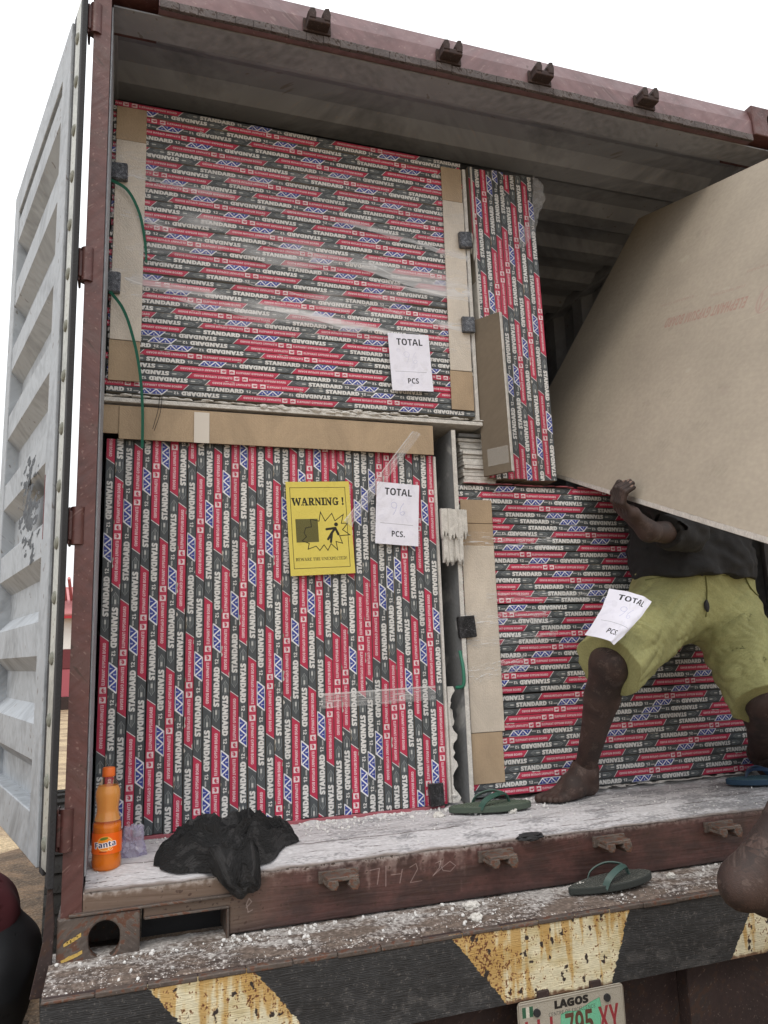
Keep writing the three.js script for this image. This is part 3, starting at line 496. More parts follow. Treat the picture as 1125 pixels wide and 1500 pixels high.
function clip(o, x, y, z, w, h, m) { const g = new RoundedBoxGeometry(w, h, 0.02, 4, 0.004), p = g.attributes.position; for (let i = 0; i < p.count; i++) { const a = p.getX(i), b = p.getY(i); p.setXYZ(i, a + 0.003 * n3(b * 60, x * 9, 1), b + 0.003 * n3(a * 60, y * 9, 2), p.getZ(i) + 0.004 * n3(a * 70, b * 70, y)); } g.computeVertexNormals(); g.translate(x, y, z); return mesh('strap_clip', triUV(g), m, o); }
function strapBand(o, pts, w = 0.0085) { // a flat ribbon along a curve, its face towards +z
  const c = new THREE.CatmullRomCurve3(pts.map((p) => V(...p))), N = 40, pos = [], idx = [];
  for (let i = 0; i <= N; i++) { const p = c.getPoint(i / N), t = c.getTangent(i / N), s = V(t.y, -t.x, 0).normalize().multiplyScalar(w / 2).applyAxisAngle(t, 0.5); for (const [q, dz] of [[1, 0], [-1, 0], [-1, -0.0012], [1, -0.0012]]) pos.push(p.x + s.x * q, p.y + s.y * q, p.z + s.z * q + dz); }
  for (let i = 0; i < N; i++) for (let k = 0; k < 4; k++) { const a = i * 4 + k, b = i * 4 + (k + 1) % 4; idx.push(a, a + 4, b + 4, a, b + 4, b); }
  const g = new THREE.BufferGeometry(); g.setAttribute('position', new THREE.Float32BufferAttribute(pos, 3)); g.setIndex(idx); const q = g.toNonIndexed(); q.computeVertexNormals(); return mesh('green_strap', triUV(q), mStrap, o);
}
// upper left
const A = thing('gypsum_board_bundle', 'film-wrapped bundle of flat printed gypsum boards stacked on top at the upper left', 'gypsum boards', [0, 0, 0], 'bundles of gypsum boards in the container');
bundle(A, { x0: 0.052, x1: 1.238, y0: 1.443, y1: 2.405, z: -0.351, n: 47, depth: 2.4, vertical: false, ph: 0.14, dir: 1, gaps: [19, 43] });
card(A, 'corner_card', 0.06, 0.15, 2.262, 2.378, -0.3465, mCardBrown); card(A, 'corner_card', 0.059, 0.148, 1.602, 2.2605, -0.345, mCardPale, 0.004); card(A, 'corner_card', 0.058, 0.146, 1.476, 1.6008, -0.3465, mCardBrown);
card(A, 'corner_card', 1.158, 1.236, 2.24, 2.372, -0.3465, mCardBrown); card(A, 'corner_card', 1.154, 1.234, 1.602, 2.2385, -0.345, mCardPale, 0.006); card(A, 'corner_card', 1.153, 1.237, 1.463, 1.6008, -0.3465, mCardBrown);
mesh('edge_board', box(1.241, 1.254, 1.43, 2.375, -2.7, -0.342, 0.002), [mGypsum][0], A);
torn(A, 'torn_edge', 0.045, 1.25, 1.43, -0.347, 0.012, 46); torn(A, 'torn_edge', 0.5, 0.93, 1.424, -0.34, 0.022, 18); 
mesh('base_board', (() => { const g = box(0.04, 1.262, 1.409, 1.4225, -2.7, -0.338, 0.002), p = g.attributes.position; return g; })(), mGypsum, A);
clip(A, 0.072, 2.142, -0.335, 0.05, 0.058, mClip); clip(A, 0.062, 1.776, -0.335, 0.05, 0.066, mClip); clip(A, 1.232, 2.088, -0.333, 0.046, 0.06, mClip); clip(A, 1.226, 1.768, -0.333, 0.046, 0.056, mClip);
strapBand(A, [[0.045, 2.112, -0.33], [0.095, 2.082, -0.322], [0.132, 2.017, -0.326], [0.152, 1.93, -0.336], [0.158, 1.86, -0.343]]);
strapBand(A, [[0.051, 1.752, -0.328], [0.094, 1.69, -0.316], [0.127, 1.592, -0.312], [0.147, 1.487, -0.31], [0.156, 1.384, -0.316], [0.158, 1.27, -0.326]], 0.009);
strapBand(A, [[1.246, 2.06, -0.35], [1.252, 1.97, -0.352], [1.25, 1.88, -0.352], [1.245, 1.8, -0.35]], 0.012);
// thin dangling threads from the film
mesh('film_thread', merge([tube([[0.205, 1.44, -0.338], [0.2, 1.39, -0.33], [0.186, 1.33, -0.33]], 0.0009, 16, 5), tube([[0.212, 1.44, -0.338], [0.206, 1.38, -0.329], [0.19, 1.325, -0.33]], 0.0009, 16, 5)]), mRubber, A);
{ // the stretch film over the front: creased, milky, fold glints painted into the alpha
  const N = 150, M = 110, g = new THREE.PlaneGeometry(1.2, 0.64, N, M), p = g.attributes.position, uv = g.attributes.uv;
  for (let i = 0; i < p.count; i++) { const x = p.getX(i), y = p.getY(i); const q = fbm(x * 2.2 + y * 1.1, y * 26 - x * 3.5, 4, 3); p.setZ(i, 0.003 * Math.abs(q) + 0.0015 * n3(x * 14, y * 60, 3)); }
  g.computeVertexNormals(); g.translate(0.65, 1.975, -0.3415);
  const al = dataTex(1024, 512, (u, v) => {
    const x = u * 1.2, y = v * 0.64; let a = 0.03;
    const w = fbm(x * 1.4, y * 3, 7, 3);
    for (const [yc, s, th, st] of [[0.50, -0.10, 0.02, 0.34], [0.40, -0.13, 0.028, 0.42], [0.345, -0.12, 0.02, 0.3], [0.235, -0.12, 0.03, 0.46], [0.17, -0.14, 0.018, 0.36], [0.11, -0.06, 0.03, 0.3]]) { const d = y - yc - s * x + 0.03 * w + 0.006 * n3(x * 5, yc * 20, 2), hv = Math.max(0.003, th * (0.8 + 0.9 * n3(x * 1.7, yc * 9, 4))); a += st * 0.85 * sstep(-hv, -hv + 0.003, d) * (1 - sstep(0, hv * 1.1, d)) * sstep(-0.5, 0.1, n3(x * 2.4, yc * 31, 8)); a += 0.3 * (1 - sstep(0.0008, 0.0024, Math.abs(d + hv * 0.2 + 0.01 * n3(x * 6, yc * 50, 1)))) * sstep(0.0, 0.3, n3(x * 5, yc * 41, 3)); }
    a += 0.1 * sstep(0.25, 0.3, fbm(x * 1.6 + y * 2, y * 14 - x * 2, 2, 2)) + 0.1 * sstep(0.12, 0.0, x) * sstep(0.1, 0.4, fbm(x * 16, y * 30, 6, 3));
    return clamp(a * sstep(0, 0.04, y) * sstep(0.64, 0.6, y) * sstep(0, 0.01, x) * sstep(1.2, 1.19, x), 0, 0.6);
  }, false);
  al.wrapS = al.wrapT = THREE.ClampToEdgeWrapping;
  mesh('stretch_film', strip(g), MP({ color: new THREE.Color().setRGB(0.8, 0.8, 0.81), roughness: 0.22, alphaMap: al, transparent: true, side: THREE.DoubleSide }), A);
}
// lower left, boards on edge
const B = thing('gypsum_board_bundle', 'bundle of gypsum boards standing on edge at lower left behind the yellow warning sheet', 'gypsum boards', [0, 0, 0], 'bundles of gypsum boards in the container');
bundle(B, { x0: 0.054, x1: 1.083, y0: 0.197, y1: 1.306, z: -0.368, n: 40, depth: 2.4, vertical: true, ph: 0.33, lean: -0.004 });
card(B, 'top_card', 0.036, 0.0945, 1.316, 1.402, -0.352, mCardBrown); card(B, 'top_card', 0.092, 1.08, 1.3, 1.4, -0.3485, mCardBrown);
mesh('tape_patch', box(0.305, 0.35, 1.299, 1.394, -0.3425, -0.3418, 0), MP({ color: new THREE.Color().setRGB(0.58, 0.53, 0.46), roughness: 0.3 }), B);
mesh('edge_bead', box(1.0845, 1.093, 0.2, 1.3, -2.7, -0.363, 0.002), mGypsum, B);
torn(B, 'torn_corner', 1.088, 1.1, 0.22, -0.36, 0.02, 1);
{ const gs = []; for (let k = 0; k < 4; k++) { const p = [], y0 = 0.2, y1 = 0.55 - k * 0.05; for (let i = 0; i <= 26; i++) p.push([1.094 + 0.004 + (0.014 - k * 0.002) * Math.abs(n3(i * 0.2, k * 5, 2)) * 1.8 + rr(0, 0.0016), mix(y0, y1, i / 26)]); p.push([1.094, y1], [1.094, y0]); const g = extrude(p, 0.006, 0.001); g.translate(0, 0, -0.364 - k * 0.014); gs.push(g); } mesh('torn_edge', merge(gs), mGypsum, B); }
mesh('bottom_band', box(0.052, 1.07, 0.184, 0.1955, -0.42, -0.364, 0.002), MS({ color: new THREE.Color().setRGB(0.34, 0.1, 0.12), roughness: 0.8, bumpMap: bump(0.1), bumpScale: 0.002 }), B);
clip(B, 1.037, 0.232, -0.352, 0.046, 0.066, mBlackClip);
{ // clear tape band across the lower part
  const al = dataTex(512, 64, (u, v) => clamp(0.16 + 0.5 * sstep(0.1, 0.5, fbm(u * 3, v * 9, 31, 3)) * (1 - Math.abs(v - 0.5)) + 0.3 * sstep(0.08, 0.02, Math.abs(v - 0.92)), 0, 0.6), false);
  const g = new THREE.PlaneGeometry(0.37, 0.045, 20, 2); g.rotateZ(0.02); g.translate(0.87, 0.53, -0.3635); mesh('clear_tape', strip(g), MP({ color: new THREE.Color().setRGB(0.8, 0.8, 0.8), roughness: 0.2, alphaMap: al, transparent: true }), B);
  const g2 = new THREE.PlaneGeometry(0.4, 0.03, 20, 2); g2.rotateZ(0.9); g2.translate(0.9, 1.22, -0.3445); mesh('clear_tape', strip(g2), MP({ color: new THREE.Color().setRGB(0.8, 0.8, 0.8), roughness: 0.2, alphaMap: al, transparent: true }), B);
}
// centre column, on edge
const C = thing('gypsum_board_bundle', 'narrow tall bundle of printed gypsum boards standing on edge beside the open board', 'gypsum boards', [0, 0, 0], 'bundles of gypsum boards in the container');
bundle(C, { x0: 1.287, x1: 1.55, y0: 1.234, y1: 2.402, z: -0.36, n: 11, depth: 2.4, vertical: true, ph: 0.61, lean: 0.012 });
mesh('edge_bead', (() => { const g = box(1.28, 1.287, 1.25, 2.4, -2.7, -0.354, 0.002); return g; })(), mGypsum, C);
torn(C, 'torn_edge', 1.268, 1.284, 2.09, -0.352, 0.1, 4);
{ const N = 26, g = new THREE.PlaneGeometry(0.05, 0.3, 6, N), p = g.attributes.position; for (let i = 0; i < p.count; i++) { const y = p.getY(i), x = p.getX(i); p.setXYZ(i, x * (0.4 + 0.6 * Math.abs(Math.sin(y * 21))) + 0.06 * Math.sin(y * 9 + 0.8), y, 0.012 * n3(x * 40, y * 30, 4) + 0.012); } g.computeVertexNormals(); g.translate(1.485, 2.24, -0.345); mesh('torn_film', strip(g), MP({ color: new THREE.Color().setRGB(0.75, 0.75, 0.76), roughness: 0.2, transmission: 0.6, thickness: 0, transparent: true, opacity: 0.5, side: THREE.DoubleSide }), C); }
// lower right, flat boards
const Dd = thing('gypsum_board_bundle', 'bundle of flat printed gypsum boards on the floor behind the man in green shorts', 'gypsum boards', [0, 0, 0], 'bundles of gypsum boards in the container');
bundle(Dd, { x0: 1.17, x1: 2.368, y0: 0.203, y1: 1.213, z: -0.376, n: 45, depth: 2.4, vertical: false, ph: 0.52, dir: -1, turnAt: 27, gaps: [14, 27, 36] });
card(Dd, 'corner_card', 1.176, 1.292, 1.078, 1.158, -0.371, mCardBrown); card(Dd, 'corner_card', 1.177, 1.292, 1.0, 1.0765, -0.371, mCardBrown); card(Dd, 'corner_card', 1.172, 1.29, 0.402, 1.002, -0.3695, mCardPale, 0.002); card(Dd, 'corner_card', 1.172, 1.282, 0.245, 0.4005, -0.371, mCardBrown);
card(Dd, 'corner_card', 2.268, 2.36, 0.25, 1.17, -0.371, mCardBrown);
torn(Dd, 'torn_edge', 1.5, 2.33, 0.199, -0.365, 0.009, 34); torn(Dd, 'torn_edge', 1.19, 1.7, 1.2155, -0.374, 0.006, 16, MS({ color: new THREE.Color().setRGB(0.42, 0.12, 0.14), roughness: 0.8 }));
clip(Dd, 1.168, 0.735, -0.352, 0.058, 0.07, mBlackClip);
{ const al = dataTex(512, 64, (u, v) => clamp(0.05 + 0.75 * sstep(0.15, 0.5, fbm(u * 5, v * 8, 41, 4)), 0, 0.62), false), fm = MP({ color: new THREE.Color().setRGB(0.8, 0.8, 0.8), roughness: 0.18, alphaMap: al, transparent: true });
  for (const [x, y, w, h, r] of [[1.33, 1.02, 0.4, 0.05, -0.03], [1.32, 0.76, 0.34, 0.05, 0.02], [1.33, 0.69, 0.34, 0.03, 0.05], [1.28, 0.6, 0.22, 0.05, 0.2], [1.45, 0.83, 0.4, 0.03, 0.0]]) { const g = new THREE.PlaneGeometry(w, h, 16, 2), p = g.attributes.position; for (let i = 0; i < p.count; i++) p.setZ(i, 0.002 * n3(p.getX(i) * 20, y * 9, 1)); g.rotateZ(r); g.translate(x, y, -0.3635); mesh('clear_tape', strip(g), fm, Dd); } }
// upright loose board between the lower bundles
tag(mesh('upright_board', box(1.1485, 1.161, 0.19, 1.392, -1.7, -0.352, 0.0015), [mBackPaper][0]), 'single gypsum board standing upright on edge in the gap between the lower bundles', 'gypsum board');
tag(mesh('upright_strip', box(1.1475, 1.162, 0.1905, 1.391, -0.3515, -0.347, 0.001), mGypsum), 'thin white gypsum strip standing upright at the front of the gap', 'gypsum strip');
// torn offcuts wedged into that gap
{ const g = thing('wedged_offcuts', 'torn white gypsum offcuts wedged in the gap between the lower bundles', 'offcuts', [0, 0, 0]);
  const piece = (x, y0, y1, w, z) => { const n = 12, pts = []; for (let i = 0; i <= n; i++) pts.push([x + w * i / n, y1 + rr(-0.002, 0.002)]); for (let i = n; i >= 0; i--) pts.push([x + w * i / n, y0 + rr(-0.014, 0.018) * (i % 3 ? 1 : 0.3)]); const q = extrude(pts, 0.012, 0.001); q.translate(0, 0, z); return q; };
  for (const [x, y0, y1, w, z] of [[1.09, 1.03, 1.118, 0.026, -0.345], [1.112, 1.022, 1.117, 0.034, -0.34], [1.143, 1.018, 1.116, 0.022, -0.344], [1.162, 1.03, 1.115, 0.018, -0.342], [1.096, 0.944, 1.03, 0.017, -0.352], [1.113, 0.945, 1.025, 0.013, -0.346], [1.127, 0.944, 1.028, 0.012, -0.355], [1.136, 0.946, 1.022, 0.015, -0.349], [1.15, 0.945, 1.02, 0.012, -0.343]]) mesh('offcut', piece(x, y0, y1, w, z), mGypsum, g); }
mesh('green_strap', triUV(tube([[1.144, 0.66, -0.36], [1.146, 0.6, -0.345], [1.144, 0.55, -0.35], [1.13, 0.545, -0.37]], 0.006, 24, 6)), mStrap); tag(scene.children[scene.children.length - 1], 'short green strapping end hanging in the gap between the lower bundles', 'strap');
// two piles of narrow board strips on the lower right bundle
for (const [x0, x1, y0, n, z, lab] of [[1.2, 1.318, 1.2185, 9, -0.38, 'neat lower pile of narrow white gypsum strips on the lower right bundle'], [1.196, 1.3, 1.331, 4, -0.4, 'short upper pile of narrow white gypsum strips, set back on the lower pile']]) {
  const o = thing('strip_pile', lab, 'gypsum strips', [0, 0, 0]);
  for (let i = 0; i < n; i++) { const j = rr(-0.004, 0.004), g = box(x0 + j, x1 + j + rr(-0.004, 0.006), y0 + i * 0.0124, y0 + i * 0.0124 + 0.0112, z - 0.4, z + rr(-0.003, 0.008), 0.001); mesh('gypsum_strip', g, mGypsum, o); } }
{ const g = box(1.192, 1.335, 1.3825, 1.3935, -0.9, -0.385, 0.001); g.rotateZ(0); tag(mesh('cover_strip', g, mBackPaper), 'grey paper-faced gypsum strip lying on top of the strip piles', 'gypsum strip'); }
// loose board leaning by the centre column: we see its paper face, the front edge is white
{ const o = thing('leaning_board', 'loose cut board with brown paper face tinted darker for shade leaning against the narrow centre bundle', 'gypsum board', [0, 0, 0]);
  const b = box(-0.006, 0.006, 0, 0.56, -0.106, 0, 0.0012), m = mesh('paper_face', b, MS({ map: mPaper.map, color: new THREE.Color().setRGB(0.5, 0.46, 0.42), roughness: 0.9 }), o); m.position.set(1.325, 1.237, -0.268); m.rotation.set(0, 0.585, 0.016, 'ZYX');  // paper tint darkened for the shade in the gap
  const w = mesh('white_edge', box(-0.0065, 0.0065, 0.001, 0.5595, 0.0005, 0.0045, 0.0008), mGypsum, o); w.position.copy(m.position); w.rotation.copy(m.rotation);
  const tp2 = mesh('clear_tape', (() => { const g = new THREE.PlaneGeometry(0.08, 0.06); g.rotateY(-Math.PI / 2); g.translate(-0.0075, 0.06, -0.045); return strip(g); })(), MP({ color: new THREE.Color().setRGB(0.6, 0.58, 0.54), roughness: 0.2, transparent: true, opacity: 0.35 }), o); tp2.position.copy(m.position); tp2.rotation.copy(m.rotation); }
// rubble of crumbs between the top of the gap
// ------------------------------------------------------------------ paper notices
function paperSheet(w, h, curl, z = 0, ph = 0) { const g = new THREE.PlaneGeometry(w, h, 16, 20), p = g.attributes.position; for (let i = 0; i < p.count; i++) { const a = p.getX(i) / w, b = p.getY(i) / h; p.setZ(i, curl * (0.35 * Math.abs(a) ** 2 * 4 + Math.max(0, -b - 0.2) * 1.3) + 0.0012 * n3(a * 3 + ph, b * 4, z)); } g.computeVertexNormals(); return strip(g); }
const grime = (g, w, h, n, c = '120,120,130') => { for (let i = 0; i < n; i++) { g.fillStyle = `rgba(${c},${0.02 + 0.04 * rnd()})`; g.beginPath(); g.ellipse(rnd() * w, rnd() * h, 5 + rnd() * 60, 3 + rnd() * 30, rnd() * 3, 0, 7); g.fill(); } };
const totalTex = (scribble, dot, seedN) => canvasTex(512, 640, (g, w, h) => {
  g.fillStyle = '#e3e3ef'; g.fillRect(0, 0, w, h); grime(g, w, h, 60);
  g.fillStyle = '#23242a'; g.font = 'bold 104px sans-serif'; g.textAlign = 'center'; g.save(); g.translate(w / 2 + 8, 128); g.scale(1.04, 0.98); g.fillText('TOTAL', 0, 0); g.restore();
  g.font = 'bold 82px sans-serif'; g.fillText(dot ? 'PCS.' : 'PCS', w / 2 + 14, 556);
  g.strokeStyle = '#6b6c78'; g.lineWidth = 3; g.beginPath(); g.moveTo(58, 424); g.lineTo(448, 428); g.stroke();
  g.strokeStyle = scribble > 1 ? 'rgba(96,104,170,0.36)' : 'rgba(120,126,180,0.2)'; g.lineWidth = 5; g.lineCap = 'round';
  g.beginPath(); g.ellipse(215, 232, 34, 30, 0.3, 0, 6.6); g.moveTo(247, 236); g.quadraticCurveTo(236, 300, 206, 330); g.stroke();
  g.beginPath(); g.moveTo(330, 206); g.quadraticCurveTo(276, 262, 292, 318); g.quadraticCurveTo(324, 344, 344, 306); g.quadraticCurveTo(330, 276, 296, 306); g.stroke();
});
const sheetMat = (t) => MS({ map: t, roughness: 0.75, side: THREE.DoubleSide, bumpMap: bump(0.3), bumpScale: 0.001 });
{ const a = mesh('total_sheet', paperSheet(0.146, 0.2, 0.004, 0, 1), sheetMat(totalTex(1, false))); a.position.set(1.006, 1.612, -0.334); a.rotation.z = 0.045; tag(a, 'white TOTAL PCS sheet on the upper left bundle', 'paper sheet');
  const b = mesh('total_sheet', paperSheet(0.146, 0.202, 0.005, 0, 4), sheetMat(totalTex(2, true))); b.position.set(0.946, 1.1, -0.354); b.rotation.z = -0.06; tag(b, 'white TOTAL PCS sheet with handwriting beside the yellow warning sheet', 'paper sheet');
}
{ const t = canvasTex(720, 1024, (g, w, h) => {
    g.fillStyle = '#d2c25c'; g.fillRect(0, 0, w, h); grime(g, w, h, 50, '150,130,30');
    g.strokeStyle = '#2a2713'; g.lineWidth = 6; g.strokeRect(44, 66, w - 96, h - 142);
    g.fillStyle = '#211f10'; g.textAlign = 'center'; g.font = 'bold 118px serif'; g.lineWidth = 6; g.strokeStyle = '#211f10'; g.save(); g.translate(w / 2 - 6, 262); const m = g.measureText('WARNING !').width; g.scale(596 / m, 0.95); g.fillText('WARNING !', 0, 0); g.strokeText('WARNING !', 0, 0); g.restore();
    g.fillStyle = '#d2c25c'; for (const x of [96, 172, 246, 318, 382, 452, 520]) g.fillRect(x, 160, 5, 110);
    g.fillStyle = '#6f6a36'; g.fillRect(86, 412, 250, 256); g.strokeStyle = '#3a371c'; g.lineWidth = 2; for (let y = 416; y < 668; y += 9) { g.beginPath(); g.moveTo(86, y); g.lineTo(336, y); g.stroke(); } for (let x = 90; x < 336; x += 9) { g.beginPath(); g.moveTo(x, 412); g.lineTo(x, 668); g.stroke(); }
    g.strokeStyle = '#26230f'; g.lineWidth = 9; g.lineJoin = 'miter'; g.beginPath();
    [[256, 414], [350, 440], [372, 340], [420, 440], [500, 356], [530, 440], [630, 372], [600, 470], [672, 470], [610, 540], [690, 600], [572, 606], [600, 690], [528, 668], [540, 760], [470, 690], [430, 762], [390, 700], [340, 760], [300, 712], [210, 742], [226, 680], [150, 650], [200, 606], [176, 566], [196, 510], [262, 500], [256, 414]].forEach(([x, y], i) => i ? g.lineTo(x, y) : g.moveTo(x, y)); g.stroke();
    g.fillStyle = '#221f12'; g.beginPath(); g.arc(540, 480, 22, 0, 7); g.fill(); g.lineWidth = 26; g.lineCap = 'round'; g.strokeStyle = '#221f12'; g.beginPath(); g.moveTo(530, 520); g.lineTo(488, 570); g.lineTo(470, 670); g.moveTo(488, 570); g.lineTo(440, 640); g.moveTo(524, 520); g.lineTo(430, 530); g.moveTo(530, 524); g.lineTo(560, 590); g.stroke();
    g.fillStyle = '#211f10'; g.font = 'bold 46px serif'; g.save(); g.translate(w / 2 - 6, 868); const q = g.measureText('BEWARE THE UNEXPECTED!').width; g.scale(578 / q, 1); g.fillText('BEWARE THE UNEXPECTED!', 0, 0); g.restore();
  });
  const a = mesh('warning_sheet', paperSheet(0.204, 0.292, 0.004, 0, 9), sheetMat(t)); a.position.set(0.69, 1.05, -0.352); a.rotation.z = 0.045; tag(a, 'yellow WARNING sheet with a burst drawing taped to the lower left bundle', 'warning sign'); }
// ------------------------------------------------------------------ the loose board being carried out
{ const L = V(1.7517, 1.4843, -1.0632), n = V(-0.90284, 0.42875, -0.03261).normalize(), d = V(-0.18961, -0.3289, 0.92513).normalize(), u = V(2.2148, 2.494, -0.6093).sub(L).normalize();
  const print = canvasTex(1024, 1024, (g, w, h) => { // 2.4 m by 1.2 m of paper face
    const im = g.createImageData(w, h); for (let y = 0; y < h; y++) for (let x = 0; x < w; x++) { const a = fbm(x / w * 6, y / h * 3, 61, 4), f = fbm(x / w * 90, y / h * 60, 63, 2), st = fbm(x / w * 3, y / h * 120, 65, 2); const k = 1 + 0.06 * a + 0.05 * f + 0.012 * st; im.data.set([162 * k, 152 * k, 137 * k, 255], (y * w + x) * 4); } g.putImageData(im, 0, 0);
    for (let i = 0; i < 46; i++) { const x = rnd() * w, y = rnd() * h, s = 3 + rnd() * 9; g.fillStyle = rnd() < 0.6 ? `rgba(84,74,64,${0.03 + 0.05 * rnd()})` : `rgba(226,222,214,${0.04 + 0.08 * rnd()})`; g.beginPath(); for (let k = 0; k < 12; k++) g.lineTo(x + Math.cos(k * 0.524) * s * (0.5 + rnd()), y + Math.sin(k * 0.524) * s * (0.4 + rnd() * 1.2)); g.fill(); }
    for (let i = 0; i < 40; i++) { g.strokeStyle = `rgba(220,214,204,${0.06 + 0.14 * rnd()})`; g.lineWidth = 0.6 + rnd() * 1.4; const x = rnd() * w, y = rnd() * h; g.beginPath(); g.moveTo(x, y); g.lineTo(x + rr(-60, 60), y + rr(-30, 30)); g.stroke(); }
    for (const [hx, hy] of [[0.5, 0.86], [0.56, 0.8], [0.64, 0.9], [0.44, 0.72]]) for (let k = 0; k < 4; k++) { g.fillStyle = 'rgba(70,60,52,0.05)'; g.beginPath(); g.ellipse(hx * w + k * 7, hy * h - 12 + Math.abs(k - 1.4) * 5, 2.6, 14, 0.1 * k, 0, 7); g.fill(); }
    // x runs along the board from its far end, y from its top edge
    g.save(); g.translate(1.03 / 2.4 * w, (1 - 0.625 / 1.2) * h); g.rotate(Math.PI - 0.12); g.fillStyle = 'rgba(150,92,86,0.42)'; g.textAlign = 'center'; g.font = 'bold 30px sans-serif'; g.save(); g.scale(0.5, 1.55); g.fillText('ELEPHANT GYPSUM BOARD', 0, 12); g.restore(); g.font = '11px sans-serif'; g.fillStyle = 'rgba(140,90,84,0.36)'; for (const [x, y, s] of [[-40, 60, 'FIRE RESISTANT'], [90, 78, 'STANDARD 12 mm'], [-110, 104, 'GYPSUM BOARD']]) g.fillText(s, x, y);
    g.strokeStyle = 'rgba(150,100,100,0.26)'; g.lineWidth = 3; g.beginPath(); g.ellipse(-136, -4, 16, 40, 0, 0, 7); g.moveTo(-146, 20); g.lineTo(-130, -36); g.lineTo(-124, 14); g.stroke(); g.restore();
  });
  const T = 0.0125, o = thing('carried_board', 'large brown paper-faced gypsum board being carried out tilted over the man', 'gypsum board', [0, 0, 0]);
  const basis = new THREE.Matrix4().makeBasis(d, u, n); // x along the board towards the viewer, y up its face, z out of the visible face
  const mk = (name, g, m) => { const q = mesh(name, g, m, o); q.position.copy(L); q.quaternion.setFromRotationMatrix(basis); return q; };
  const f = new THREE.PlaneGeometry(2.4, 1.184, 40, 12), p = f.attributes.position; f.translate(1.2, 0.604, 0); const bow = (x) => -0.012 * Math.sin(x / 2.4 * Math.PI); for (let i = 0; i < p.count; i++) p.setZ(i, bow(p.getX(i)));
  f.computeVertexNormals(); mk('paper_face', strip(f), MS({ map: print, roughness: 0.8, bumpMap: bump(1), bumpScale: 0.0003 }));
  { const bev = [], K = 120; for (const [ya, yb, zb, j] of [[0.012, 0.0, -0.0075, 0.0012], [1.196, 1.2, -0.004, 0.0006]]) { const ps = [], ix = []; for (let i = 0; i <= K; i++) { const x = 2.4 * i / K, w = rr(-j, j); ps.push(x, ya + w, bow(x) + 0.0002, x, yb + w * 0.3, bow(x) + zb); } for (let i = 0; i < K; i++) { const q = i * 2; yb < ya ? ix.push(q, q + 1, q + 2, q + 2, q + 1, q + 3) : ix.push(q, q + 2, q + 1, q + 2, q + 3, q + 1); } const bg = new THREE.BufferGeometry(); bg.setAttribute('position', new THREE.Float32BufferAttribute(ps, 3)); bg.setIndex(ix); const bq = bg.toNonIndexed(); bq.computeVertexNormals(); bev.push(triUV(bq)); } mk('white_edge', merge(bev), MS({ map: mGypsum.map, color: new THREE.Color().setRGB(1.15, 1.15, 1.15), roughness: 0.9 })); }
  const core = new THREE.BoxGeometry(2.4, 1.1995, T - 0.008, 40, 1, 1); core.translate(1.2, 0.6, -T / 2 - 0.0042); const cpn = core.attributes.position; for (let i = 0; i < cpn.count; i++) cpn.setZ(i, cpn.getZ(i) + bow(cpn.getX(i))); mk('gypsum_core', triUV(core), mGypsum);
}
